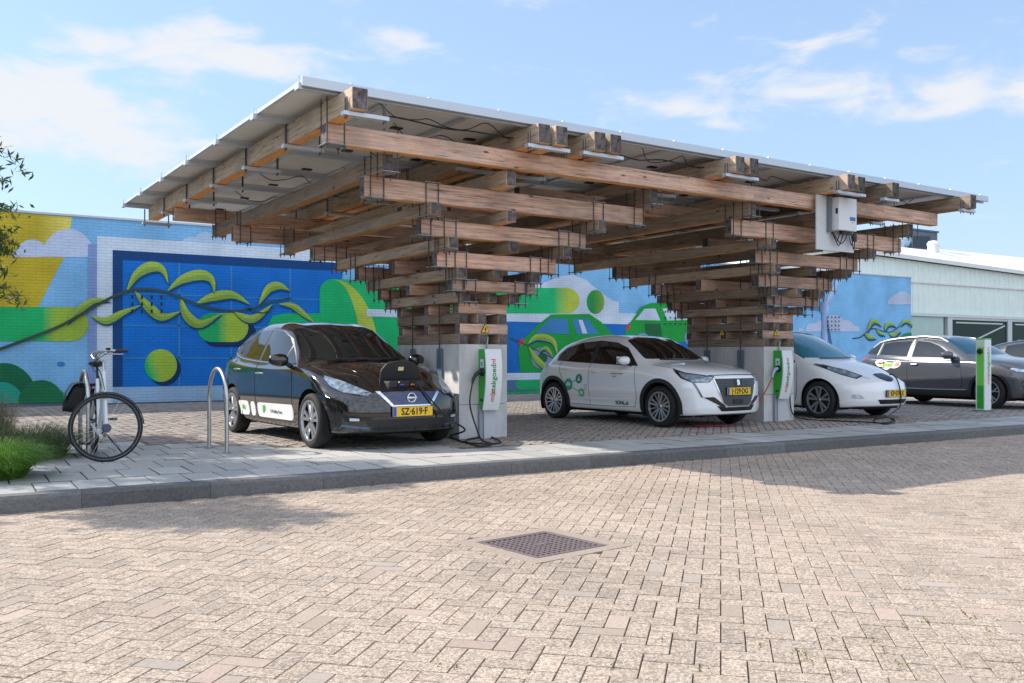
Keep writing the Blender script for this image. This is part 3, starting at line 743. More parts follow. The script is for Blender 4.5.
# ---------------------------------------------------------------- timber solar canopy
S = 1.0286
PX, PY = 5.95*S, 10.13*S
def wood(name, axis, warm_bounce):
    """weathered timber; its lower faces have warm bounced light put into their colour"""
    m = bpy.data.materials.new(name); nt, b = nodes(m); N = nt.nodes; L = nt.links
    tc = N.new('ShaderNodeTexCoord'); mp = N.new('ShaderNodeMapping')
    sc_ = [22,22,22]; sc_[axis] = 1.1; mp.inputs['Scale'].default_value = sc_
    oi = N.new('ShaderNodeObjectInfo')
    ad = N.new('ShaderNodeVectorMath'); ad.operation = 'ADD'
    cm = N.new('ShaderNodeCombineXYZ'); mu = N.new('ShaderNodeMath'); mu.operation = 'MULTIPLY'; mu.inputs[1].default_value = 37.0
    L.new(oi.outputs['Random'], mu.inputs[0]); L.new(mu.outputs[0], cm.inputs[0]); L.new(mu.outputs[0], cm.inputs[1]); L.new(mu.outputs[0], cm.inputs[2])
    L.new(tc.outputs['Object'], ad.inputs[0]); L.new(cm.outputs[0], ad.inputs[1]); L.new(ad.outputs[0], mp.inputs[0])
    n = N.new('ShaderNodeTexNoise'); n.inputs['Scale'].default_value = 1.6; n.inputs['Detail'].default_value = 8; n.inputs['Roughness'].default_value = .7; n.inputs['Distortion'].default_value = .4
    L.new(mp.outputs[0], n.inputs['Vector'])
    n2 = N.new('ShaderNodeTexNoise'); n2.inputs['Scale'].default_value = 1.4; n2.inputs['Detail'].default_value = 6; n2.inputs['Roughness'].default_value = .65; L.new(ad.outputs[0], n2.inputs['Vector'])
    cr = N.new('ShaderNodeValToRGB'); e = cr.color_ramp.elements
    if warm_bounce: cols = [(0.28,(0.42,0.17,0.05)),(0.5,(0.70,0.32,0.11)),(0.72,(0.82,0.44,0.18))]  # orange glow bounced up from the sunlit paving, painted into the undersides
    elif axis == 0: cols = [(0.28,(0.24,0.14,0.10)),(0.5,(0.60,0.39,0.29)),(0.72,(0.80,0.60,0.48))]
    else: cols = [(0.28,(0.20,0.145,0.10)),(0.5,(0.42,0.32,0.225)),(0.72,(0.58,0.46,0.345))]
    e[0].position = cols[0][0]; e[0].color = (*cols[0][1],1); e[1].position = cols[2][0]; e[1].color = (*cols[2][1],1)
    q = e.new(cols[1][0]); q.color = (*cols[1][1],1)
    L.new(n.outputs['Fac'], cr.inputs[0])
    # grey weathering blotches
    r = N.new('ShaderNodeMapRange'); r.inputs[1].default_value = .46; r.inputs[2].default_value = .72; r.inputs[4].default_value = 0.25 if warm_bounce else .75; L.new(n2.outputs['Fac'], r.inputs[0])
    mx = N.new('ShaderNodeMix'); mx.data_type = 'RGBA'; L.new(r.outputs[0], mx.inputs[0]); L.new(cr.outputs[0], mx.inputs[6]); mx.inputs[7].default_value = (0.27,0.235,0.205,1)
    # knots and nail holes
    vo = N.new('ShaderNodeTexVoronoi'); m2 = N.new('ShaderNodeMapping'); s2 = [5.5,5.5,5.5]; s2[axis] = 2.0; m2.inputs['Scale'].default_value = s2
    L.new(ad.outputs[0], m2.inputs[0]); L.new(m2.outputs[0], vo.inputs['Vector']); vo.inputs['Scale'].default_value = 1.0
    r2 = N.new('ShaderNodeMapRange'); r2.inputs[1].default_value = .05; r2.inputs[2].default_value = .10; r2.inputs[3].default_value = .25; r2.inputs[4].default_value = 1.0; L.new(vo.outputs['Distance'], r2.inputs[0])
    rv = N.new('ShaderNodeMapRange'); rv.inputs[3].default_value = .52; rv.inputs[4].default_value = 1.28; L.new(oi.outputs['Random'], rv.inputs[0])
    nc = N.new('ShaderNodeTexNoise'); nc.inputs['Scale'].default_value = 3.2; nc.inputs['Detail'].default_value = 2; L.new(mp.outputs[0], nc.inputs['Vector'])
    rc_ = N.new('ShaderNodeMapRange'); rc_.inputs[1].default_value = .30; rc_.inputs[2].default_value = .37; rc_.inputs[3].default_value = .35; rc_.inputs[4].default_value = 1.0; L.new(nc.outputs['Fac'], rc_.inputs[0])
    kk = N.new('ShaderNodeMath'); kk.operation = 'MULTIPLY'; L.new(rc_.outputs[0], kk.inputs[0]); L.new(rv.outputs[0], kk.inputs[1])
    k = N.new('ShaderNodeMath'); k.operation = 'MULTIPLY'; L.new(r2.outputs[0], k.inputs[0]); L.new(kk.outputs[0], k.inputs[1])
    vm = N.new('ShaderNodeVectorMath'); vm.operation = 'SCALE'; L.new(mx.outputs[2], vm.inputs[0]); L.new(k.outputs[0], vm.inputs['Scale'])
    L.new(vm.outputs[0], b.inputs['Base Color']); setin(b,'Roughness',.8); setin(b,'Specular IOR Level',.25)
    bp_ = N.new('ShaderNodeBump'); bp_.inputs['Strength'].default_value = .5; bp_.inputs['Distance'].default_value = .004; L.new(n.outputs['Fac'], bp_.inputs['Height']); L.new(bp_.outputs[0], b.inputs['Normal'])
    return m
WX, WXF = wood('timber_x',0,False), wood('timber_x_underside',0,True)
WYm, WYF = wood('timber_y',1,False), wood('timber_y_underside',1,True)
WEND = mat('timber_end_grain', (0.17,0.15,0.145), 0.9, col2=(0.04,0.035,0.037), nscale=14, bump=.5, bscale=60, rand=.3)
steel = mat('galvanised', (0.36,0.37,0.38), 0.5, metal=.75, noise=.25, nscale=12)
rodm = mat('threaded_rod', (0.13,0.12,0.125), 0.55, metal=.7, noise=.4, nscale=40)
alu = mat('aluminium', (0.70,0.72,0.74), 0.35, metal=.85)
whitealu = mat('white_profile', (0.56,0.60,0.65), 0.4, metal=.45)
canopy = thing('timber_canopy', 'large solar carport of stacked weathered timber beams on two stepped towers over the cars', 'solar canopy', (PX,PY,0), math.radians(1.4))
def B(axis, x0, x1, y0, y1, z0, z1, name='beam'):
    """a squared timber (old-unit coordinates, absolute) as its own mesh: sides, underside and end grain"""
    jr = random.uniform(-.022,.022)
    bm = bmesh.new(); bmesh.ops.create_cube(bm, size=1)
    X0,X1,Y0,Y1,Z0,Z1 = [q*S for q in (x0,x1,y0,y1,z0,z1)]
    cx, cy, cz = (X0+X1)/2-PX, (Y0+Y1)/2-PY, (Z0+Z1)/2
    for v in bm.verts: v.co = Vector((v.co.x*(X1-X0), v.co.y*(Y1-Y0), v.co.z*(Z1-Z0-.004)))
    bmesh.ops.bevel(bm, geom=bm.edges[:], offset=.007, segments=1, affect='EDGES')
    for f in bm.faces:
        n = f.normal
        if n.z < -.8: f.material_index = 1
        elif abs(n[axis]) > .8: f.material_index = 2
    me = bpy.data.meshes.new(name); bm.to_mesh(me); bm.free()
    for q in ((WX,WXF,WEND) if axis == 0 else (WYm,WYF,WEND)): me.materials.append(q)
    o = bpy.data.objects.new(name, me); link(o, canopy)
    o.location = (cx+(jr if axis == 0 else 0), cy+(jr if axis else 0), cz)
    o.rotation_euler = (0,0,random.gauss(0,.0022)); return o
def clamp(x, y, zb, zt, wx_=.17, wy_=.17, ext=.05, plate=True, top=True):
    """plate below and above a crossing, held by four threaded rods"""
    mb = MB(); hx, hy = wx_/2*S, wy_/2*S
    X, Y = x*S-PX, y*S-PY; z0, z1 = zb*S, zt*S
    r = .0068
    for sx in (-1,1):
        for sy in (-1,1):
            px, py = X+sx*(hx+r), Y+sy*(hy+r)
            mb.tube([(px,py,z0-ext-random.uniform(0,.02)),(px,py,z1+ext*.7+random.uniform(0,.03))], r, 6)
            mb.tube([(px,py,z0-.022),(px,py,z0-.008)], .017, 6); 
    mb.box(X-hx-.03, X+hx+.03, Y-hy-.03, Y+hy+.03, z0-.008, z0-.001, mi=1)
    if top:
        for sy in (-1,1): mb.box(X-hx-.03, X+hx+.03, Y+sy*(hy+r)-.018, Y+sy*(hy+r)+.018, z1+.001, z1+.007, mi=1)
    return mb.build('beam_clamp', [rodm, steel], canopy)
Z = {1:1.20,2:1.33,3:1.46,4:1.59,5:1.72,6:1.85,7:1.985,8:2.12,9:2.305,10:2.445,11:2.635,12:2.775,13:3.005,14:3.20,15:3.405,16:3.625}
BT = .135
conc = mat('cast_concrete', (0.62,0.62,0.61), 0.85, nscale=2.6, bump=.3, bscale=35, col2=(0.40,0.41,0.41), stretch=(1,1,.45))
def tower(xc, yo=0.0, flip=False):
    # concrete blocks: a low course and a tall course, in two lengths
    for z0,z1 in ((0,.432),(.436,1.2)):
        for y0,y1 in ((10.13,10.98),(10.985,11.85)):
            mb = MB(); mb.box((xc-.36)*S-PX,(xc+.36)*S-PX,y0*S-PY,y1*S-PY,z0*S,z1*S,.008)
            mb.build('concrete_block', conc, canopy)
    hw = {1:.36,3:.36,5:.44,7:.62,9:.90,11:1.27,13:1.95}
    yr = {1:(10.135,11.85),3:(10.135,11.85),5:(9.98,12.05),7:(9.74,12.35),9:(9.44,12.75),11:(9.19,13.9),13:(9.0,15.4)}
    for k in (1,3,5,7,9,11,13):
        h = hw[k]; y0, y1 = yr[k]
        xs = [xc-h, xc-BT/2+random.uniform(-.03,.03), xc+h-BT]
        if k == 13: xs = [xc-h, xc-.42, xc+h-BT]
        if k == 11: xs = [xc-h, xc-.25, xc+h-BT]
        for x in xs:
            dy = random.uniform(-.02,.03) if k > 3 else 0
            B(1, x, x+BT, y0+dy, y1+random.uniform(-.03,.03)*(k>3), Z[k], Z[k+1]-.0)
    hx = {2:.36,4:.36,6:.62,8:.88,10:1.215,12:2.01}
    ys = {2:(10.135,10.93,11.85-BT),4:(10.135,10.9,11.85-BT),6:(9.85,10.9,11.9),8:(9.77,10.95,12.08),10:(9.54,12.75),12:(9.30,13.9)}
    for k in (2,4,6,8,10,12):
        for j, y in enumerate(ys[k]):
            a = random.uniform(-.03,.03)*(k>4)
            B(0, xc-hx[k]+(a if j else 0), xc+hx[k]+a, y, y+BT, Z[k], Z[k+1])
    # clamps on the four corner crossings of neighbouring layers
    for k in range(5,13):
        kx = k if k % 2 == 0 else k+1; ky = k if k % 2 else k+1
        for sx in (-1,1):
            x = xc+sx*(hw[ky]-BT/2) if hw[ky] < hx[kx] else xc+sx*(hx[kx]-BT*.5)
            x = xc+sx*(min(hw[ky]-BT/2, hx[kx]-BT/2+.02))
            for j,(y) in enumerate((ys[kx][0], ys[kx][-1])):
                clamp(x, y+BT/2, Z[k], Z[k+2], BT+.01, BT+.01)
        # second pair of rods further along the front, as on the real joints
    # two long tie rods down the tower face
    for y in (10.6,11.35):
        mb = MB(); X = (xc-.385)*S-PX; Y = y*S-PY
        mb.tube([(X,Y,1.02),(X,Y,Z[11]*S)], .009, 6); mb.box(X-.004,X+.012,Y-.07,Y+.07,.62,1.18,.002,mi=1); 
        mb.build('tie_rod', [rodm, mat('blue_grey_plate',(0.16,0.22,0.30),.5,metal=.5)], canopy)
tower(5.95); tower(11.57)
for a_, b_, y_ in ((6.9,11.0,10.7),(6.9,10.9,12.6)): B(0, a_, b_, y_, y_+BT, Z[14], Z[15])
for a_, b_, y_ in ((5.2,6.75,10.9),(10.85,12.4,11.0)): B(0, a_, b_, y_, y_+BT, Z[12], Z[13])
# through beams of layer 14
for j, y in enumerate((8.90, 15.2)):
    cuts = [3.30, 8.35, 13.80] if j % 2 else [3.30, 9.6, 13.80]
    cuts[-1] = 14.02
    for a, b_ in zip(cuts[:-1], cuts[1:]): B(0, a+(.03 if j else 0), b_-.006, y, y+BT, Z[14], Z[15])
for xc in (5.95, 11.57):
    for sx in (-1,1):
        for y in (8.90,15.2):
            clamp(xc+sx*(1.95-BT/2), y+BT/2 if y > 9 else 9.0+.03+BT/2-.06, Z[13], Z[15], BT+.01, BT+.02)
# extra clamps along the front through beam
for x in (3.42,): clamp(x, 8.97, Z[14], Z[16], BT+.04, BT+.01)
# top layer: doubled rafters
roof_y0, roof_y1 = 8.62, 17.15
RX0, RX1 = 2.97, 14.92
raft = [[3.36],[5.86,6.06],[6.66,6.86],[8.72,8.93],[10.92,11.12],[11.80,12.0],[13.84]]
def ux_at(u, Yf):
    return onY(u, 0, Yf*S)[0]/S
raft = [[ux_at(348,8.30)],[ux_at(533.5,8.52),ux_at(549.5,8.52)],[ux_at(587,8.52),ux_at(603,8.52)],[ux_at(729,8.56),ux_at(742.5,8.56)],[ux_at(840.5,8.58),ux_at(853,8.58)],[ux_at(887,8.6)],[ux_at(964,8.6)]]
yfront = [8.28,8.42,8.38,8.38,8.36,8.36,8.3]
def toloc(x, yold):
    # undo the slight turn of the canopy for a point measured in world coordinates
    c, s = math.cos(-math.radians(1.4)), math.sin(-math.radians(1.4)); dx, dy = x*S-PX, yold*S-PY
    return (dx*c-dy*s+PX)/S, (dx*s+dy*c+PY)/S
for i, g in enumerate(raft):
    for x in g:
        xl_, _ = toloc(x, 8.45)
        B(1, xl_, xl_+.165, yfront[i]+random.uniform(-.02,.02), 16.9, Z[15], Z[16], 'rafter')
# rails, hangers
NP = 6; py = [roof_y0+(roof_y1-roof_y0)*i/NP for i in range(NP+1)]
for i, y in enumerate(py):
    mb = MB(); z0 = Z[16]*S+.002
    yy = min(max(y, roof_y0+.06), roof_y1-.06)
    mb.box((RX0-.0)*S-PX,(RX1+.05)*S-PX, yy*S-PY-.025, yy*S-PY+.025, z0, z0+.055, .003)
    # end cap with its bolt
    mb.box((RX0-.045)*S-PX,(RX0+.0)*S-PX, yy*S-PY-.055, yy*S-PY+.055, z0-.01, z0+.062, .004)
    mb.tube([((RX0-.02)*S-PX,yy*S-PY,z0+.05),((RX0-.02)*S-PX,yy*S-PY,z0+.135)], .008, 6)
    mb.build('rail', whitealu, canopy)
for i, g in enumerate(raft):
    for j, y in enumerate(py):
        if j == 0: y = yfront[i]+.10
        xa_, _ = toloc(g[0], 8.45); xb_ = toloc(g[-1], 8.45)[0]+.165
        X0_, X1_ = (xa_-.10)*S-PX, (xb_+.10)*S-PX
        if i == 0: X0_, X1_ = (xa_-.055)*S-PX, (xb_+.26)*S-PX
        mb = MB(); zz = Z[15]*S-.002; Yc = y*S-PY
        if j == 0: Yc += 0
        mb.box(X0_,X1_,Yc-.04,Yc+.04,zz-.045,zz-.003,.003,mi=1)
        for X in (X0_+.04, X1_-.04):
            for dy in (-.022,.022): mb.tube([(X,Yc+dy,zz-.075),(X,Yc+dy,Z[16]*S+(.0 if j else -.09))], .007, 6)
        mb.build('rafter_hanger', [rodm, whitealu], canopy)
# panels
NX = 12; dx = (RX1-RX0)/NX
back = mat('panel_backsheet', (0.88,0.85,0.80), .5, noise=.08, nscale=2.5)
cells = mat('panel_cells', (0.012,0.017,0.04), .12, coat=.5)
frame_m = mat('panel_frame', (0.72,0.74,0.76), .38, metal=.7)
jb = mat('black_plastic', (0.015,0.015,0.016), .45)
pz = Z[16]*S+.062
for i in range(NX):
    for j in range(NP):
        x0, x1 = (RX0+dx*i)*S-PX+.006, (RX0+dx*(i+1))*S-PX-.006; y0, y1 = py[j]*S-PY+.006, py[j+1]*S-PY-.006
        mb = MB(); mb.box(x0+.012,x1-.012,y0+.012,y1-.012,pz+.030,pz+.034,mi=0)
        p = mb.build('solar_panel', back, canopy)
        mb = MB(); mb.box(x0+.012,x1-.012,y0+.012,y1-.012,pz+.0345,pz+.038); mb.build('cell_glass', cells, p)
        mb = MB(); t = .012
        mb.box(x0,x1,y0,y0+t,pz,pz+.04); mb.box(x0,x1,y1-t,y1,pz,pz+.04); mb.box(x0,x0+t,y0+t,y1-t,pz,pz+.04); mb.box(x1-t,x1,y0+t,y1-t,pz,pz+.04)
        mb.box(x0+t,x0+.035,y0+t,y1-t,pz,pz+.003); mb.box(x1-.035,x1-t,y0+t,y1-t,pz,pz+.003)
        mb.build('frame', frame_m, p)
        if (i+j) % 1 == 0:
            mb = MB(); cx = (x0+x1)/2+.1; cy = y1-.22
            mb.box(cx-.07,cx+.07,cy-.045,cy+.045,pz+.012,pz+.029,.003); mb.build('junction_box', jb, p)
# edge trim along the front
mb = MB(); mb.box((RX0-.02)*S-PX,(RX1+.06)*S-PX,roof_y0*S-PY-.035,roof_y0*S-PY-.002,pz-.045,pz+.05,.004)
for i in range(14):
    X = (RX0+.5+i*.87)*S-PX; mb.box(X-.012,X+.012,roof_y0*S-PY-.025,roof_y0*S-PY+.02,pz+.05,pz+.066,.002)
mb.build('edge_trim', whitealu, canopy)
mb = MB(); mb.box((RX0)*S-PX,(RX1)*S-PX,roof_y1*S-PY+.002,roof_y1*S-PY+.03,pz-.02,pz+.05,.004); mb.build('edge_trim', whitealu, canopy)
# loose cables under the panels
rc = random.Random(4)
for (x, y, n_) in [(3.9,8.95,3),(4.4,9.6,3),(4.6,10.8,3),(4.9,12.2,3),(5.2,13.6,3),(7.6,9.0,3),(9.6,9.1,3),(3.9,12.9,2),(4.2,14.8,2),(12.6,9.2,2)]:
    P = []; 
    for k in range(n_*3+1):
        P.append(((x+k*.22)*S-PX, (y+rc.uniform(-.09,.09))*S-PY, pz-.02-.10*math.sin(PI*(k%3)/3)-rc.uniform(0,.03)))
    P[0] = (P[0][0],P[0][1],pz+.01); P[-1] = (P[-1][0],P[-1][1],pz+.01)
    mb = MB(); mb.tube(catmull(P,6), .006, 5); mb.build('cable', jb, canopy, True)
mb = MB(); P = [((3.4+k*.35)*S-PX, 8.98*S-PY+.06*math.sin(k*1.7), Z[16]*S-.06-.02*math.sin(k*2.3)) for k in range(16)]
mb.tube(catmull(P,4), .009, 5); mb.build('cable', jb, canopy, True)

# ---------------------------------------------------------------- signs on the towers
yel = mat('sign_yellow', (0.80,0.50,0.02), .5); blk = mat('sign_black', (0.01,0.01,0.01), .6)
def sign(label, loc, rz, tilt=0):
    t = thing('warning_sign', label, 'warning sign', loc, rz, 'electricity warning signs on the canopy towers')
    r = .062
    tri = [(0,r*1.25),(-r*1.12,-r*.72),(r*1.12,-r*.72)]
    mb = MB(); mb.prism(round_poly([Vector(p) for p in tri], .012, 3), -.006, 0, 'xz'); mb.build('plate', blk, t)
    tri2 = [(a*.84,b*.84+.0) for a,b in tri]; mb = MB(); mb.prism(tri2, -.008, -.005, 'xz'); mb.build('face', yel, t)
    bolt = [(.004,.034),(-.020,.000),(-.002,-.002),(-.012,-.034),(.020,.006),(.002,.008),(.014,.034)]
    mb = MB(); mb.prism([(a,b-.003) for a,b in bolt], -.010, -.0075, 'xz'); mb.build('bolt_symbol', blk, t)
    return t
def fx(u, v, Yold): p = onY(u, v, Yold*S); return (p[0], Yold*S, p[1])
def onXp(u, v, X):
    d = dirh(u); t = X/d[0]; return (X, t*d[1], EYE-(v-HV)*t/FPX)
xl1 = (5.95-.36)*S
s1 = sign('yellow triangle sign on the front of the left timber tower', (fx(485,329.5,10.13)[0], 10.13*S-.003, fx(485,329.5,10.13)[2]), 0)
p = onXp(428,329.5,xl1); s2 = sign('yellow triangle sign on the side of the left timber tower, above the black car', (xl1-.012, p[1], p[2]), -PI/2)
xl2 = (11.57-.36)*S
c14 = math.cos(math.radians(1.4)); s14 = math.sin(math.radians(1.4))
def world_from_local(x, y):   # old units -> world
    dx, dy = x*S-PX, y*S-PY; return (PX+dx*c14-dy*s14, PY+dx*s14+dy*c14)
tw = world_from_local(11.57-.36, 10.13)
p = onY(776,333,tw[1]+.01); s3 = sign('yellow triangle sign on the front of the right timber tower', (p[0], tw[1]-.003+.006, p[1]), math.radians(1.4))
p = onXp(723.5,333,tw[0]); s4 = sign('yellow triangle sign on the side of the right timber tower, above the white hatchback', (tw[0]-.03, p[1], p[2]), -PI/2+math.radians(1.4))
p = onXp(452,309,xl1); t = thing('notice_label', 'small green and white label fixed to the corner of the left timber tower', 'label', (xl1-.008, p[1], p[2]), -PI/2)
mb = MB(); mb.box(-.03,.03,-.004,0,-.05,.05); mb.build('plate', mat('label_green',(0.15,0.55,0.10),.5), t)
mb = MB(); mb.box(-.02,.02,-.006,-.0045,-.03,-.01); mb.box(-.02,.02,-.006,-.0045,.012,.034); mb.build('marking', blk, t)

# inverter on its white board at the right tower
ivw = Vector((0,0,0)); yb_ = 8.80
p0 = onY(816.5,198,yb_*S+.12); p1_ = onY(855,252.5,yb_*S+.12)
bw = p1_[0]-p0[0]; z1i = onY(836,197,yb_*S+.12)[1]; z0i = onY(836,251,yb_*S+.12)[1]
inv = thing('inverter', 'white inverter box mounted on a pale board on the front beams of the right tower', 'inverter', (p0[0], yb_*S+.12, 0), math.radians(1.4))
brd = mat('white_board', (0.66,0.68,0.69), .6, noise=.08, nscale=4); ivm = mat('inverter_white', (0.74,0.75,0.75), .4)
mb = MB(); mb.box(0,bw,0,.02,z0i,z1i,.003); mb.build('board', brd, inv)
mb = MB(); mb.box(bw*.34,bw*.82,-.17,-.02,z0i+(z1i-z0i)*.36,z1i-.03,.012); cs = mb.build('casing', ivm, inv)
mb = MB(); mb.box(bw*.34-.002,bw*.34+.001,-.15,-.11,z0i+(z1i-z0i)*.66,z0i+(z1i-z0i)*.76); mb.build('switch', jb, cs)
mb = MB(); mb.box(bw*.63,bw*.78,-.173,-.169,z0i+(z1i-z0i)*.55,z0i+(z1i-z0i)*.62); mb.build('display', mat('screen_blue',(0.03,0.16,0.42),.3), cs)
mb = MB(); mb.box(bw*.66,bw*.75,-.173,-.169,z0i+(z1i-z0i)*.51,z0i+(z1i-z0i)*.525); mb.build('status_mark', mat('status_orange',(0.8,0.35,0.03),.4), cs)
mb = MB(); mb.box(bw*.26,bw*.31,-.06,-.002,z0i+(z1i-z0i)*.33,z1i-.01,.004); mb.build('cable_duct', mat('duct_grey',(0.16,0.18,0.20),.5), inv)
mb = MB(); zc_ = z0i+(z1i-z0i)*.36
for k,(a,b_,d_) in enumerate([(.45,.36,.16),(.55,.38,.22),(.66,.40,.19),(.88,.86,.26),(.83,.80,.2)]):
    mb.tube(catmull([(bw*a,-.1,zc_),(bw*a,-.1,zc_-.06),(bw*(a+b_)/2,-.08,zc_-d_),(bw*b_,-.05,zc_-.06),(bw*b_,-.03,zc_-.02)],6), .008, 6)
mb.box(bw*.5,bw*.78,-.12,-.06,zc_-.045,zc_,.005); mb.box(bw*.84,bw*.92,-.11,-.07,zc_-.14,zc_-.02,.006)
mb.build('cable', jb, inv, True)
# ---------------------------------------------------------------- cars
def pchip(kf):
    xs = np.array([k[0] for k in kf], float); ys = np.array([k[1] for k in kf], float)
    h = np.diff(xs); d = np.diff(ys)/h; m = np.zeros(len(xs))
    for i in range(1, len(xs)-1):
        if d[i-1]*d[i] > 0:
            w1 = 2*h[i]+h[i-1]; w2 = h[i]+2*h[i-1]; m[i] = (w1+w2)/(w1/d[i-1]+w2/d[i])
    m[0] = d[0]; m[-1] = d[-1]
    def f(x):
        x = min(max(x, xs[0]), xs[-1]); i = min(int(np.searchsorted(xs, x, side='right'))-1, len(h)-1); i = max(i, 0)
        t = (x-xs[i])/h[i]
        return float((2*t**3-3*t*t+1)*ys[i]+(t**3-2*t*t+t)*h[i]*m[i]+(-2*t**3+3*t*t)*ys[i+1]+(t**3-t*t)*h[i]*m[i+1])
    return f
def paintm(name, col, metal=0.0, rough=.32, coat=1.0):
    m = mat(name, col, rough, metal=metal, coat=coat); return m
tyre_m = mat('tyre_rubber', (0.018,0.018,0.019), .8, noise=.3, nscale=30)
glass_m = mat('car_glass', (0.008,0.011,0.012), .02, spec=.9)
glass_b = mat('car_glass_sky_reflection', (0.03,0.22,0.32), .03, spec=1.0, metal=.0)  # bluish sky reflection painted into the windscreen's base colour
trim_m = mat('black_trim', (0.012,0.012,0.013), .35)
matt_m = mat('matt_cladding', (0.022,0.022,0.023), .65, bump=.2, bscale=200)
well_m = mat('wheel_well', (0.006,0.006,0.006), .95)
chrome = mat('chrome', (0.72,0.73,0.74), .12, metal=1.0)
silver = mat('wheel_silver', (0.50,0.51,0.53), .3, metal=.85)
alloy_dark = mat('wheel_black', (0.012,0.012,0.014), .3, coat=.5)
lampg = mat('headlamp_glass', (0.50,0.60,0.72), .12, metal=.35, coat=1.0, col2=(0.10,0.17,0.27), nscale=14)
lampd = mat('headlamp_dark', (0.02,0.024,0.03), .1, coat=1.0)
lampw = mat('headlamp_lens', (0.80,0.85,0.90), .06, metal=.5, coat=1.0)
redl = mat('tail_lamp', (0.50,0.01,0.012), .1, coat=1.0)
amber = mat('amber_lens', (0.7,0.25,0.02), .2, coat=1.0)
plate_y = mat('number_plate_yellow', (0.80,0.50,0.015), .45); plate_b = mat('number_plate_blue', (0.02,0.10,0.45), .4)
ink = mat('ink', (0.008,0.008,0.008), .6)
seam_m = mat('panel_gap', (0.01,0.01,0.01), .8)
stick_w = mat('sticker_white', (0.78,0.79,0.80), .4); stick_g = mat('sticker_green', (0.10,0.50,0.09), .4); stick_t = mat('sticker_teal', (0.02,0.42,0.26), .4)
stick_k = mat('sticker_dark', (0.03,0.03,0.035), .5); stick_b = mat('sticker_blue', (0.05,0.12,0.5), .5); stick_o = mat('sticker_orange', (0.80,0.28,0.05), .5)

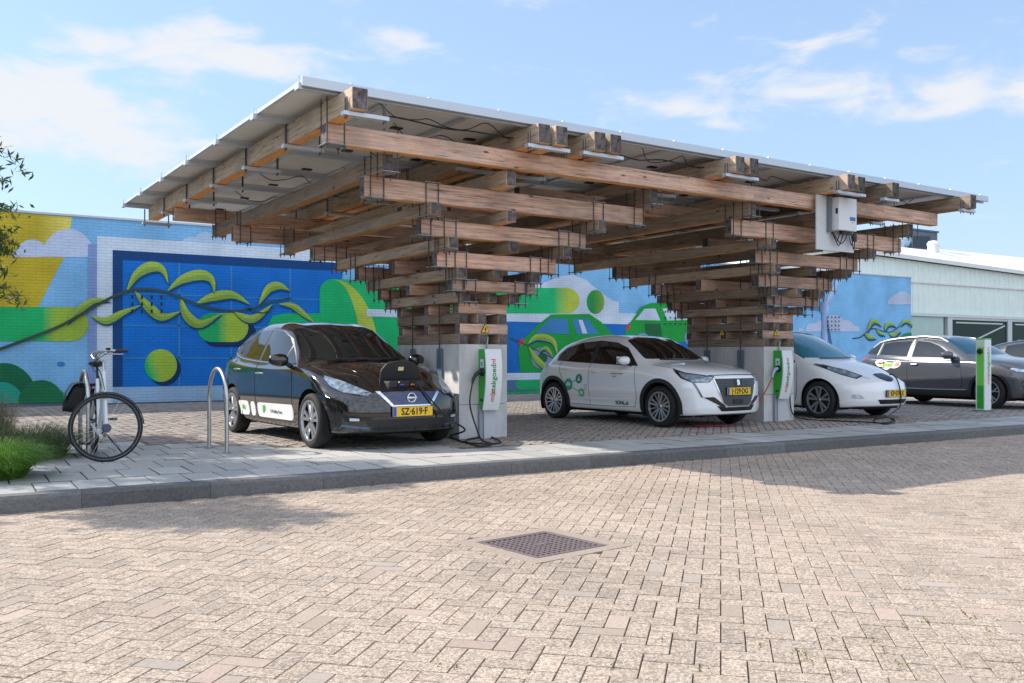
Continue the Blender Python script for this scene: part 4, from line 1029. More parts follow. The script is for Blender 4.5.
class Body:
    def __init__(s, cfg):
        s.c = cfg; c = cfg; s.L = c['L']
        f = {k: pchip(c[k]) for k in ('zt','zr','wr','zb','wb','wm','zs')}
        L_ = s.L; xs = [0,.008,.022,.045,.075,.11,.15]
        x = .18
        while x < L_-.15: xs.append(x); x += .028
        xs += [L_-.15,L_-.11,L_-.075,L_-.045,L_-.022,L_-.008,L_]
        SUB = 6; s.rings = []
        for x in xs:
            zt, zr, wr, zb, wb, wm, zs = [f[k](x) for k in ('zt','zr','wr','zb','wb','wm','zs')]
            zmid = c.get('zmid', .60)
            cr = c.get('crease', .5)
            P = [(0,zt),(wr*.5,zt-.22*(zt-zr)),(wr,zr),(wb,zb),(wb+(wm-wb)*.72, zb-.09*(zb-zs)/.75),(wm, zmid),(wm-.008,zmid-.13),(wm-.03,(zmid-.13+zs)/2-.01),(wm-.035,zs+.07),(wm-.075,zs+.005),(wm-.22,zs),(0,zs)]
            Q = catmull([(0,a,b) for a,b in P], SUB)
            ring = [(q.y,q.z) for q in Q]
            R = .15
            e = min(x, L_-x)
            if e < R:
                k = 1-math.sqrt(max(0,1-(1-e/R)**2)); zc = .5
                ky = 1-.085*k; kz = 1-.10*k
                ring = [(a*ky, zc+(b-zc)*kz) for a,b in ring]
            s.rings.append(ring)
        nr = len(s.rings[0]); V = []; s.xs = xs
        bowf, bowr = c.get('bowf',.30), c.get('bowr',.2)
        lf = pchip(c['leanf']); lr = pchip(c['leanr'])
        df, dr = c.get('df',1.1), 1.0
        def warp(x, y, z):
            kf = max(0, 1-x/df)**1.5; kr = max(0, 1-(L_-x)/dr)**1.5
            dx = kf*(bowf*(abs(y)/.85)**2.6+lf(z)) - kr*(bowr*(abs(y)/.85)**2.6+lr(z))
            # windscreen bows backwards at the sides
            return (x+dx, y, z)
        s.warp = warp
        full = []
        for i, ring in enumerate(s.rings):
            row = []
            for (a,b) in ring: row.append(len(V)); V.append(warp(xs[i], a, b))
            for (a,b) in reversed(ring[1:-1]): row.append(len(V)); V.append(warp(xs[i], -a, b))
            full.append(row)
        F = []; M = len(full[0])
        for i in range(len(full)-1):
            for k in range(M):
                F.append((full[i][k], full[i][(k+1)%M], full[i+1][(k+1)%M], full[i+1][k]))
        # caps
        NYC = 16
        for end in (0, len(full)-1):
            ring = s.rings[end]; x = xs[end]; prev = None
            for j in range(0, nr-1):
                a, b = ring[j]
                row = []
                for k in range(NYC+1):
                    if k == 0: row.append(full[end][j])
                    elif k == NYC: row.append(full[end][(M-j)%M] if j > 0 else full[end][0])
                    else:
                        y = a*(1-2*k/NYC)
                        row.append(len(V)); V.append(warp(x, y, b))
                if j == 0: row = [full[end][0]]*(NYC+1)
                if prev:
                    for k in range(NYC):
                        q = (prev[k], prev[k+1], row[k+1], row[k])
                        if end == 0: q = q[::-1]
                        q2 = []
                        for t in q:
                            if t not in q2: q2.append(t)
                        if len(q2) > 2: F.append(tuple(q2))
                prev = row
        # wheel arches: remove faces inside the circles, then snap the rim of the hole onto the circle
        keep = []
        arches = [(c['fw'], c['R'], c['Ra']), (c['rw'], c['R'], c['Ra'])]
        def inside(p, m=0):
            for (ax,az,ra) in arches:
                if (p[0]-ax)**2+(p[2]-az)**2 < (ra+m)**2 and abs(p[1]) > .52: return True
            return False
        faces = []
        for fc in F:
            cx = sum(V[i][0] for i in fc)/len(fc); cy = sum(V[i][1] for i in fc)/len(fc); cz = sum(V[i][2] for i in fc)/len(fc)
            if inside((cx,cy,cz)): continue
            faces.append(fc)
        s.V0 = list(V); s.bvh = BVHTree.FromPolygons(V, F)
        from collections import Counter
        ec = Counter()
        for fc in faces:
            for i in range(len(fc)): ec[tuple(sorted((fc[i],fc[(i+1)%len(fc)])))] += 1
        bd = set()
        for e_, n_ in ec.items():
            if n_ == 1: bd.update(e_)
        for i in bd:
            p = V[i]
            for (ax,az,ra) in arches:
                dx, dz = p[0]-ax, p[2]-az; d = math.hypot(dx,dz)
                if abs(d-ra) < .07 and abs(p[1]) > .56 and d > 1e-5 and p[2] > f['zs'](p[0])+.02:
                    V[i] = (ax+dx/d*ra, p[1], az+dz/d*ra)
        s.V = V; s.F = faces
    def hit(s, o, d):
        h, n, i, dist = s.bvh.ray_cast(Vector(o), Vector(d))
        return (h, n)

def basis(mode):
    if mode == 'side': return Vector((0,-1,0)), Vector((1,0,0)), Vector((0,0,1))
    if mode == 'side2': return Vector((0,1,0)), Vector((1,0,0)), Vector((0,0,1))
    if mode == 'front': return Vector((1,0,0)), Vector((0,1,0)), Vector((0,0,1))
    if mode == 'rear': return Vector((-1,0,0)), Vector((0,1,0)), Vector((0,0,1))
    if mode == 'top': return Vector((0,0,-1)), Vector((1,0,0)), Vector((0,1,0))
    a = math.radians(mode)  # horizontal ray from the front-left corner: 0 = from the front, 90 = from the +y side
    d = Vector((math.cos(a),-math.sin(a),0)); e1 = Vector((math.sin(a),math.cos(a),0)); return d, e1, Vector((0,0,1))
def patch(name, pts, mode, m, body, parent, off=.004, step=.045, thick=.012, rnd=.0, p3=False, smooth=True, flip=1):
    """a panel that follows the body skin: outline in the projection plane (or 3D corner points), draped on the shell and given a thin edge"""
    d, e1, e2 = basis(mode)
    P = [((Vector(p).dot(e1)), Vector(p).dot(e2)) for p in pts] if p3 else [tuple(p) for p in pts]
    if rnd > 0: P = [(q.x,q.y) for q in round_poly([Vector((a,b)) for a,b in P], rnd, 4)]
    # subdivide the outline
    B_ = []
    n = len(P)
    for i in range(n):
        a = Vector(P[i]); b = Vector(P[(i+1)%n]); k = max(1, int((b-a).length/step))
        for j in range(k): B_.append(a.lerp(b, j/k))
    nb = len(B_)
    us = [p.x for p in B_]; vs = [p.y for p in B_]
    pts2 = list(B_)
    def inpoly(x, y):
        c = False; j = nb-1
        for i in range(nb):
            xi, yi, xj, yj = B_[i].x, B_[i].y, B_[j].x, B_[j].y
            if ((yi > y) != (yj > y)) and (x < (xj-xi)*(y-yi)/(yj-yi+1e-12)+xi): c = not c
            j = i
        return c
    y = min(vs)+step/2
    while y < max(vs):
        x = min(us)+step/2
        while x < max(us):
            if inpoly(x, y) and min((Vector((x,y))-b).length for b in B_) > step*.35: pts2.append(Vector((x,y)))
            x += step
        y += step
    res = geometry.delaunay_2d_cdt(pts2, [], [list(range(nb))], 1, 1e-6)
    vv, ff = res[0], res[2]
    V = []; Nn = []; last = None
    for p in vv:
        o = e1*p.x+e2*p.y-d*6
        h, nrm = body.hit(o, d)
        if h is None:
            h, nrm, _, _ = body.bvh.find_nearest(e1*p.x+e2*p.y+ (last.dot(d)*d if last is not None else d*0))
        if nrm.dot(d) > 0: nrm = -nrm
        last = h; V.append(h); Nn.append(nrm)
    # boundary edges
    from collections import Counter
    ec = Counter(); od = {}
    fs = []
    for f_ in ff:
        f_ = list(f_)
        a, b, c_ = [V[i] for i in f_[:3]]
        if (b-a).cross(c_-a).dot(d) > 0: f_ = f_[::-1]
        fs.append(f_)
        for i in range(len(f_)):
            e_ = (f_[i], f_[(i+1)%len(f_)]); ec[tuple(sorted(e_))] += 1; od[tuple(sorted(e_))] = e_
    VV = [p+n_*off for p,n_ in zip(V,Nn)]; n0 = len(VV); VV += [p+n_*(off-thick) for p,n_ in zip(V,Nn)]
    for e_, k in ec.items():
        if k == 1:
            a, b = od[e_]; fs.append([b,a,a+n0,b+n0])
    o = mesh(name, VV, [tuple(f_) for f_ in fs], m, parent)
    if smooth:
        o.data.polygons.foreach_set('use_smooth', [True]*len(o.data.polygons)); o.data.set_sharp_from_angle(angle=math.radians(40))
    return o
def seam(name, pts, mode, body, parent, r=.004, m=None, off=0.0, k=6, p3=False):
    d, e1, e2 = basis(mode)
    P = [((Vector(p).dot(e1)), Vector(p).dot(e2)) for p in pts] if p3 else pts
    C = catmull([(a,b,0) for a,b in P], k); out = []
    for p in C:
        h, n_ = body.hit(e1*p.x+e2*p.y-d*6, d)
        if h is None: continue
        if n_.dot(d) > 0: n_ = -n_
        out.append(h+n_*off)
    if len(out) < 2: return
    mb = MB(); mb.tube(out, r, 6); return mb.build(name, m or seam_m, parent, True)

def wheel(parent, x, y, R, w, side, style, rim_r, face, pocket):
    e = bpy.data.objects.new('wheel', None)
    mb = MB(); s = side
    o = (w/2)
    mb.lathe([(.02,-o*.6),(rim_r*.97,-o*.6),(rim_r*.97,o*.35),(.02,o*.35)], 40)
    hub = mb.build('wheel', alloy_dark if pocket else well_m, parent, True)
    hub.location = (x, y, R); hub.rotation_euler = (0, 0 if side > 0 else PI, 0) if False else (0,0,0 if side > 0 else PI)
    mb = MB(); sw = .035
    mb.lathe([(rim_r,-o*.9),(rim_r+.02,-o),(R-.03,-o),(R-.008,-o+.018),(R,-o+.04),(R,o-.04),(R-.008,o-.018),(R-.03,o),(rim_r+.025,o*1.0),(rim_r+.004,o-.008),(rim_r,o-.02),(rim_r,-o*.9)], 56)
    mb.build('tyre', tyre_m, hub, True, sharp=50)
    mb = MB()
    mb.lathe([(rim_r-.002,o-.012),(rim_r+.006,o-.006),(rim_r+.004,o+.0),(rim_r-.014,o-.002),(rim_r-.02,o-.03)], 48, mi=0)
    y1 = o-.012
    def spoke(a, r0, r1, w0, w1, yc0, yc1, mi=0, th=.016, skew=0.0):
        ca, sa = math.cos(a), math.sin(a); ca2, sa2 = math.cos(a+skew), math.sin(a+skew)
        p0 = Vector((ca*r0,0,sa*r0)); p1 = Vector((ca2*r1,0,sa2*r1)); t = (p1-p0).normalized(); nn = Vector((-t.z,0,t.x))
        V = []
        for (p,ww,yy) in ((p0,w0,yc0),(p1,w1,yc1)):
            for sg in (-1,1):
                V.append((p.x+nn.x*ww*sg, yy, p.z+nn.z*ww*sg)); 
            for sg in (1,-1):
                V.append((p.x+nn.x*ww*sg*1.25, yy-th, p.z+nn.z*ww*sg*1.25))
        mb.add(V, [(0,1,5,4),(1,2,6,5),(2,3,7,6),(3,0,4,7),(0,3,2,1),(4,5,6,7)], mi)
    n = 5
    for k in range(n):
        a = 2*PI*k/n+PI/2
        if style == 'v':      # broad V spokes, silver faces on black
            for sg in (-1,1):
                spoke(a+sg*.10, .035, rim_r-.006, .013, .019, y1-.006, y1, 0, .02, sg*.13)
            spoke(a, .05, rim_r-.02, .012, .03, y1-.03, y1-.025, 1, .01)
        elif style == 'twist':
            for sg in (-1,1): spoke(a+sg*.13, .03, rim_r-.006, .010, .013, y1-.01, y1, 0, .02, sg*.05+.08)
            spoke(a+PI/5, .03, rim_r-.006, .006, .009, y1-.02, y1-.006, 0, .015, .10)
        elif style == 'y':
            spoke(a, .03, .11, .018, .014, y1-.014, y1-.004, 0, .02)
            for sg in (-1,1): spoke(a, .10, rim_r-.006, .013, .010, y1-.005, y1, 0, .02, sg*.22)
        else:
            for sg in (-1,1): spoke(a+sg*.16, .03, rim_r-.006, .014, .012, y1-.014, y1, 0, .02, -sg*.02)
    mb.lathe([(0,y1+.002),(.028,y1+.002),(.034,y1-.006),(.045,y1-.02)], 24, mi=0)
    mb.lathe([(0,y1+.004),(.02,y1+.004),(.022,y1+.001)], 20, mi=1)
    mb.build('rim', [face, alloy_dark], hub, True, sharp=30)
    return hub

def plate(parent, body, z, text, y=0.0, w=.52, h=.11):
    hp, n_ = body.hit((-5,y,z), (1,0,0)); x = hp.x-.022
    tilt = 0
    mb = MB(); mb.box(x, x+.012, y-w/2, y+w/2, z-h/2, z+h/2, .003); p = mb.build('number_plate', plate_y, parent)
    mb = MB(); mb.box(x-.0012, x+.001, y+w/2-.045, y+w/2-.002, z-h/2+.003, z+h/2-.003); mb.build('country_band', plate_b, p)
    M = Matrix(((0,0,-1,x-.002),(-1,0,0,y-.02),(0,1,0,z-.002),(0,0,0,1)))
    text_mesh('plate_text', text, h*1.02, ink, p, M, .0008, bold=.0022, sx=.86)
    mb = MB(); mb.box(x+.006, x+.022, y-w/2-.006, y+w/2+.006, z-h/2-.006, z+h/2+.006, .002); mb.build('plate_holder', trim_m, p)
    return p
def side_text(body, parent, s, x, z, size, m, sx=1.0, bold=0.0, name='lettering'):
    h, n_ = body.hit((x,5,z), (0,-1,0)); 
    if n_.y < 0: n_ = -n_
    X = Vector((-1,0,0)); Nn = n_.normalized(); X = (X-Nn*X.dot(Nn)).normalized(); Y = Nn.cross(X); o = h+Nn*.008
    M = Matrix(((X.x,Y.x,Nn.x,o.x),(X.y,Y.y,Nn.y,o.y),(X.z,Y.z,Nn.z,o.z),(0,0,0,1)))
    return text_mesh(name, s, size, m, parent, M, .0006, sx=sx, bold=bold)
def mirror(parent, x, y, z, side, m, sc_=1.0):
    bm = bmesh.new(); bmesh.ops.create_cube(bm, size=1)
    bmesh.ops.subdivide_edges(bm, edges=bm.edges[:], cuts=4, use_grid_fill=True)
    for v in bm.verts:
        p = v.co*2; q = Vector((p.x*math.sqrt(max(0,1-p.y*p.y/2-p.z*p.z/2+p.y*p.y*p.z*p.z/3)), p.y*math.sqrt(max(0,1-p.x*p.x/2-p.z*p.z/2+p.x*p.x*p.z*p.z/3)), p.z*math.sqrt(max(0,1-p.x*p.x/2-p.y*p.y/2+p.x*p.x*p.y*p.y/3))))
        q = q.lerp(p, .12)
        v.co = Vector((q.x*.075*(1-.25*q.y*side) , q.y*.125, q.z*.080*(1-.12*q.y*side)))*sc_
    me = bpy.data.meshes.new('mirror'); bm.to_mesh(me); bm.free(); me.materials.append(m)
    me.polygons.foreach_set('use_smooth', [True]*len(me.polygons))
    o = bpy.data.objects.new('mirror', me); link(o, parent); o.location = (x, y+side*.125, z); o.rotation_euler = (0,0,side*-.15)
    mb = MB(); mb.tube([(.0,-side*.10,-.045),(.0,-side*.17,-.085)], [.028,.034], 8); mb.build('mirror_arm', trim_m, o, True)
    mb = MB(); mb.box(.060*sc_,.069*sc_,-.095,.095,-.055,.058,.008); mb.build('mirror_glass', chrome, o)
    return o
def handle(parent, body, x, z, side, m, w=.17):
    d = (0,-1,0) if side > 0 else (0,1,0)
    h, n_ = body.hit((x,5*side,z), d); y = h.y
    mb = MB()
    mb.tube([(x-w/2,y-side*.005,z),(x-w/2+.02,y+side*.028,z+.002),(x+w/2-.02,y+side*.032,z+.004),(x+w/2,y-side*.005,z+.004)], [.013,.012,.012,.013], 8)
    return mb.build('door_handle', m, parent, True)

def make_car(name, label, cat, cfg, pm_, loc, rz):
    t = thing(name, label, cat, loc, rz)
    b = Body(cfg); c = cfg
    body = mesh('body', b.V, b.F, pm_, t, True)
    bm = bmesh.new(); bm.from_mesh(body.data); bmesh.ops.delete(bm, geom=[v for v in bm.verts if not v.link_faces], context='VERTS')
    bmesh.ops.recalc_face_normals(bm, faces=bm.faces); bm.to_mesh(body.data); bm.free()
    body.data.set_sharp_from_angle(angle=math.radians(50))
    # wheel wells and underbody
    mb = MB()
    for ax in (c['fw'], c['rw']):
        for sg in (-1,1):
            ra = c['Ra']+.004; n = 28; prof = []
            ys = b.hit((ax, 5*sg, c['R']+c['Ra']+.06), (0,-sg,0))[0]; yo = abs(ys.y)-.012
            V = []; 
            for k in range(n+1):
                a = math.radians(-25+230*k/n)
                for yy in (yo, .50): V.append((ax+ra*math.cos(a), sg*yy, c['R']+ra*math.sin(a)))
            F = [(2*k,2*k+1,2*k+3,2*k+2) for k in range(n)]
            mb.add(V, F); m_ = len(V); 
            V = [(ax, sg*.50, c['R'])]+[(ax+ra*math.cos(math.radians(-25+230*k/n)), sg*.50, c['R']+ra*math.sin(math.radians(-25+230*k/n))) for k in range(n+1)]
            mb.add(V, [(0,k+1,k+2) for k in range(n)])
    mb.box(c['fw']+.35, c['rw']-.35, -.62, .62, .155, .24, .01)
    mb.box(.28, b.L-.25, -.50, .50, .17, .26, .01)
    mb.build('underbody', well_m, t)
    for ax in (c['fw'], c['rw']):
        for sg in (1,-1):
            wheel(t, ax, sg*(c['track']/2), c['R'], .192, sg, c['wheel'], c['rim'], c.get('face',silver), True)
    return t, b
def both(fn, sides=(1,-1)):
    for sg in sides: fn(sg)

def side_windows(t, b, outline, panes, pm_trim=None, off=.003):
    for sg, md in ((1,'side'),(-1,'side2')):
        tr = patch('window_surround', outline, md, pm_trim or trim_m, b, t, off, .05, .012, .02)
        for p in panes: patch('window', p, md, glass_m, b, tr, off+.003, .05, .006, .018)

# ---- black hatchback -------------------------------------------------------
A = dict(L=4.48, R=.322, Ra=.375, fw=.86, rw=3.56, track=1.60, rim=.237, wheel='v', zmid=.60, bowf=.31, bowr=.22, df=1.2,
  zt=[(0,.70),(.06,.735),(.2,.80),(.5,.905),(.9,.985),(1.12,1.03),(1.22,1.09),(1.6,1.29),(1.95,1.445),(2.2,1.51),(2.6,1.545),(3.0,1.54),(3.5,1.50),(3.9,1.44),(4.08,1.39),(4.14,1.30),(4.26,1.12),(4.36,1.0),(4.48,.93)],
  zr=[(0,.66),(.2,.74),(.5,.86),(.9,.945),(1.25,.985),(1.4,1.04),(1.8,1.25),(2.15,1.42),(2.5,1.475),(3.0,1.475),(3.5,1.42),(3.9,1.33),(4.1,1.22),(4.26,1.06),(4.48,.90)],
  wr=[(0,.62),(.5,.66),(1.0,.70),(1.3,.715),(1.7,.655),(2.1,.60),(2.6,.575),(3.2,.565),(3.8,.55),(4.1,.56),(4.48,.60)],
  zb=[(0,.60),(.2,.68),(.5,.80),(.9,.905),(1.3,.945),(2.0,.965),(2.8,.99),(3.4,1.03),(3.8,1.07),(4.1,1.05),(4.48,.86)],
  wb=[(0,.72),(.3,.785),(.7,.825),(1.3,.835),(2.2,.835),(3.0,.825),(3.6,.79),(4.1,.73),(4.48,.66)],
  wm=[(0,.80),(.3,.86),(.8,.895),(1.5,.885),(2.5,.885),(3.3,.895),(3.8,.885),(4.2,.84),(4.48,.78)],
  zs=[(0,.20),(.4,.19),(1.2,.20),(3.2,.20),(4.0,.24),(4.48,.32)],
  leanf=[(0,.10),(.22,.06),(.30,.02),(.42,0),(.55,.01),(.66,.045),(.75,.11),(1.2,.2)], leanr=[(0,.12),(.3,.05),(.5,0),(.8,.01),(1.0,.06),(1.4,.12)])
black_p = paintm('paint_black', (0.010,0.009,0.0085), .0, .10)
def place(u, v, zc=0.0): return gnd(u, v, zc)
def car_pose(contact, cfg, hdg):
    """world origin (nose centre on the ground) so that the outer contact of the camera-side front tyre lies at contact"""
    lx, ly = cfg['fw'], cfg['track']/2+.08
    c, s = math.cos(PI/2+hdg), math.sin(PI/2+hdg)
    return (contact[0]-(lx*c-ly*s), contact[1]-(lx*s+ly*c), 0)
hd = math.radians(3.5)
car1, b1 = make_car('parked_car', 'black five-door electric hatchback charging at its open nose flap, nearest car beside the steel hoop', 'car', A, black_p, car_pose((3.73,10.36),A,hd), PI/2+hd)
t, b = car1, b1
side_windows(t, b, [(1.42,.975),(1.93,1.30),(2.22,1.405),(2.6,1.445),(3.1,1.43),(3.55,1.35),(3.86,1.22),(3.74,1.12),(3.30,1.045),(2.4,.995)],
   [[(1.46,.985),(1.80,1.195),(1.80,.99)],[(1.84,1.0),(1.84,1.215),(2.02,1.325),(2.28,1.40),(2.58,1.425),(2.62,1.02)],[(2.70,1.025),(2.68,1.425),(3.1,1.41),(3.40,1.36),(3.42,1.075)],[(3.48,1.09),(3.46,1.34),(3.70,1.25),(3.64,1.13)]])
for sg in (1,-1):
    md = 'side' if sg > 0 else 'side2'
    seam('window_trim', [(1.50,.975),(2.4,.992),(3.3,1.04),(3.74,1.115),(3.86,1.215)], md, b, t, .009, chrome, .004)
    seam('door_gap', [(1.46,.955),(1.42,.8),(1.40,.5),(1.44,.30),(1.52,.26)], md, b, t)
    seam('door_gap', [(2.66,1.0),(2.67,.7),(2.62,.4),(2.58,.27)], md, b, t)
    seam('door_gap', [(3.55,1.04),(3.50,.85),(3.28,.62),(3.20,.45),(3.16,.27)], md, b, t)
    seam('sill_line', [(1.35,.275),(2.2,.262),(3.1,.275)], md, b, t, .006)
    handle(t, b, 2.50, .855, sg, chrome); handle(t, b, 3.34, .90, sg, chrome)
    mirror(t, 1.60, sg*.85, 1.03, sg, black_p)
    # side stickers
patch('windscreen', [(-.70,1.045),(.70,1.045),(.665,1.18),(.575,1.42),(.28,1.485),(-.28,1.485),(-.575,1.42),(-.665,1.18)], 'front', glass_m, b, t, .005, .05, .01, .03)
seam('wiper', [(.5,1.035),(.1,1.03),(-.3,1.04)], 'front', b, t, .009, trim_m, .016)
seam('wiper', [(.15,1.045),(-.25,1.035),(-.55,1.05)], 'front', b, t, .009, trim_m, .018)
seam('bonnet_gap', [(.10,.60),(.5,.70),(.9,.74),(1.13,.735)], 'top', b, t, .004, None, .001)
seam('bonnet_gap', [(.10,-.60),(.5,-.70),(.9,-.74),(1.13,-.735)], 'top', b, t, .004, None, .001)
seam('bonnet_crease', [(.25,.36),(.7,.43),(1.1,.50)], 'top', b, t, .006, black_p, -.001)
seam('bonnet_crease', [(.25,-.36),(.7,-.43),(1.1,-.50)], 'top', b, t, .006, black_p, -.001)
for sg in (1,-1):
    a = 35*sg
    pts = [(.15,sg*.40,.655),(.35,sg*.74,.79),(.62,sg*.85,.86),(.70,sg*.86,.85),(.50,sg*.84,.74),(.30,sg*.74,.66),(.14,sg*.47,.615)]
    hl = patch('headlight', pts, a, lampd, b, t, .004, .03, .012, .012, p3=True)
    pts2 = [(.16,sg*.43,.66),(.36,sg*.72,.785),(.60,sg*.84,.85),(.60,sg*.84,.82),(.46,sg*.82,.73),(.29,sg*.73,.665),(.15,sg*.48,.63)]
    patch('headlight_lens', pts2, a, lampg, b, hl, .007, .03, .006, .008, p3=True)
    pts = [(.1,sg*.60,.385),(.2,sg*.74,.40),(.22,sg*.76,.365),(.2,sg*.72,.335),(.1,sg*.60,.34)]
    fl = patch('fog_light', pts, a, trim_m, b, t, .003, .03, .01, .01, p3=True)
    patch('fog_lens', [(.1,sg*.625,.377),(.2,sg*.69,.382),(.2,sg*.69,.35),(.1,sg*.625,.348)], a, lampw, b, fl, .006, .02, .006, .008, p3=True)
    patch('lower_blade', [(.1,sg*.50,.275),(.2,sg*.80,.31),(.2,sg*.80,.285),(.1,sg*.50,.255)], a, mat('blade_blue',(0.03,0.10,0.20),.25,coat=1), b, t, .006, .03, .01, .006, p3=True)
    patch('tail_lamp', [(4.30,sg*.72,1.0),(4.05,sg*.83,1.035),(3.98,sg*.84,.985),(4.25,sg*.80,.93)], 120*sg if sg > 0 else -120, redl, b, t, .006, .04, .012, .01, p3=True)
gl = patch('grille', [(-.37,.665),(.37,.665),(.235,.525),(-.235,.525)], 'front', mat('grille_blue',(0.006,0.018,0.09),.18,coat=1), b, t, .004, .04, .012, .01)
for pp in ([(.42,.672),(.37,.672),(.225,.512),(.25,.500)],[(-.42,.672),(-.37,.672),(-.225,.512),(-.25,.500)],[(.245,.500),(.22,.520),(-.22,.520),(-.245,.500)]):
    patch('grille_bar', pp, 'front', chrome, b, gl, .012, .03, .012)
patch('lower_intake', [(-.56,.36),(.56,.36),(.50,.275),(-.50,.275)], 'front', matt_m, b, t, .003, .05, .01, .02)
h, _ = b.hit((-5,0,.60),(1,0,0))
mb = MB(); cx_ = h.x-.008
for k in range(2): pass
ring = [(.052*math.cos(a_), .052*math.sin(a_)) for a_ in [2*PI*i/28 for i in range(28)]]
mb.tube([(cx_-.004,p[0],.60+p[1]) for p in ring]+[(cx_-.004,ring[0][0],.60+ring[0][1])], .008, 6); mb.box(cx_-.014,cx_,-.064,.064,.589,.611,.002)
mb.build('badge', chrome, t, True)
plate(t, b, .445, 'SZ·619·F')
# open charging flap in the nose: raised lid, black well, two sockets
h, n_ = b.hit((.24,0,3),(0,0,-1)); hz_ = h.z
fl = MB(); 
lid = [(-.25,-.02),(-.26,.10),(-.19,.19),(-.08,.215),(.08,.215),(.19,.19),(.26,.10),(.25,-.02)]
Mx = Matrix.Translation((.36,-.02,hz_+.045)) @ Matrix.Rotation(math.radians(-18),4,'Y')
mb = MB(); mb.prism(round_poly([Vector(p) for p in lid],.04,4), -.018, .0, 'yz', M=Mx); lidm = mb.build('charge_flap', matt_m, t)
mb = MB(); mb.prism([(-.035,.10),(.035,.10),(.035,.145),(-.035,.145)], -.021,-.0185,'yz', M=Mx); mb.build('flap_label', mat('label_yellow',(0.75,0.68,0.35),.5), lidm)
mb = MB(); mb.box(.15,.37,-.26,.22,hz_-.12,hz_+.016,.02); well = mb.build('charge_well', matt_m, t)
for yy, col_, rr in ((.06,'blue',.045),(-.08,'orange',.038)):
    mb = MB(); mb.tube([(.135,yy,hz_-.025),(.16,yy,hz_-.018)], rr, 18); sk_ = mb.build('charge_socket', trim_m, well, True)
    mb = MB(); mb.box(.128,.136,yy-.025,yy+.025,hz_-.031,hz_-.019,.001); mb.build('socket_mark', mat('mark_'+col_, (0.05,0.15,0.6) if col_ == 'blue' else (0.85,0.22,0.02), .4), sk_)
# side stickers: three white fields with green marks
for x0,x1,r_ in ((3.30,2.90,.09),(2.84,2.68,.08),(2.60,1.42,.08)):
    pts = [(x0,.285),(x0,.475),(x1,.475),(x1,.285)]
    if x1 < 1.5: pts = [(x0,.285),(x0,.47),(x1-.02,.485),(x1-.04,.40),(x1,.29)]
    st = patch('side_sticker', pts, 'side', stick_w, b, t, .003, .05, .006, r_)
rg = random.Random(2)
for cx0, cnt in ((3.08,7),(2.36,12)):
    for k in range(cnt):
        a_ = rg.uniform(0,2*PI); rr = rg.uniform(0,.05); u0 = cx0+rr*math.cos(a_); v0 = .385+rr*math.sin(a_)*1.1; q = rg.uniform(.014,.024)
        patch('sticker_dot', [(u0+q*math.cos(w__*PI/4), v0+q*math.sin(w__*PI/4)) for w__ in range(8)], 'side', stick_g, b, t, .0055+k*.0004, .05, .003)
side_text(b, t, 'E-Mobility Rent', 1.94, .375, .062, stick_k)

# ---- white hatchback --------------------------------------------------------
P_ = dict(L=4.05, R=.315, Ra=.372, fw=.80, rw=3.34, track=1.53, rim=.222, wheel='twist', zmid=.60, bowf=.30, bowr=.22, df=1.0,
  zt=[(0,.80),(.04,.835),(.12,.865),(.35,.915),(.7,.965),(1.0,1.005),(1.1,1.04),(1.4,1.20),(1.75,1.355),(2.0,1.41),(2.35,1.435),(2.8,1.42),(3.2,1.375),(3.55,1.32),(3.66,1.28),(3.76,1.12),(3.9,.98),(4.05,.90)],
  zr=[(0,.76),(.12,.82),(.35,.88),(.7,.93),(1.05,.96),(1.25,1.01),(1.6,1.20),(1.95,1.34),(2.35,1.38),(2.8,1.36),(3.2,1.30),(3.5,1.23),(3.7,1.12),(3.85,.99),(4.05,.88)],
  wr=[(0,.58),(.35,.63),(1.0,.665),(1.25,.675),(1.6,.61),(2.0,.56),(2.6,.54),(3.2,.53),(3.7,.54),(4.05,.58)],
  zb=[(0,.68),(.12,.74),(.35,.81),(.7,.87),(1.1,.90),(1.8,.92),(2.6,.945),(3.2,.985),(3.6,1.0),(4.05,.84)],
  wb=[(0,.72),(.3,.77),(.7,.795),(1.3,.80),(2.2,.80),(3.0,.785),(3.5,.74),(4.05,.64)],
  wm=[(0,.78),(.3,.845),(.8,.875),(1.5,.855),(2.5,.86),(3.1,.875),(3.5,.87),(3.85,.82),(4.05,.77)],
  zs=[(0,.20),(.4,.19),(1.2,.20),(3.0,.21),(3.7,.25),(4.05,.33)],
  leanf=[(0,.05),(.22,.02),(.32,0),(.5,.0),(.72,.01),(.80,.03),(.9,.08),(1.2,.15)], leanr=[(0,.12),(.3,.04),(.5,0),(.8,.01),(1.0,.06),(1.4,.10)])
white_p = paintm('paint_white', (0.88,0.90,0.92), .0, .22)
hd = math.radians(4.0)
car2, b = make_car('parked_car', 'white five-door hatchback with green circle stickers on its rear door, parked between the two towers', 'car', P_, white_p, car_pose((9.30,10.58),P_,hd), PI/2+hd)
t = car2
side_windows(t, b, [(1.32,.925),(1.70,1.21),(1.98,1.30),(2.4,1.335),(2.9,1.305),(3.28,1.22),(3.42,1.10),(3.38,1.00),(2.6,.965),(1.8,.935)],
   [[(1.46,.95),(1.60,1.06),(1.82,1.225),(2.02,1.29),(2.36,1.315),(2.38,.97)],[(2.47,.975),(2.45,1.315),(2.88,1.285),(3.10,1.235),(3.12,1.0)],[(3.17,1.01),(3.155,1.215),(3.29,1.17),(3.36,1.09),(3.33,1.02)]])
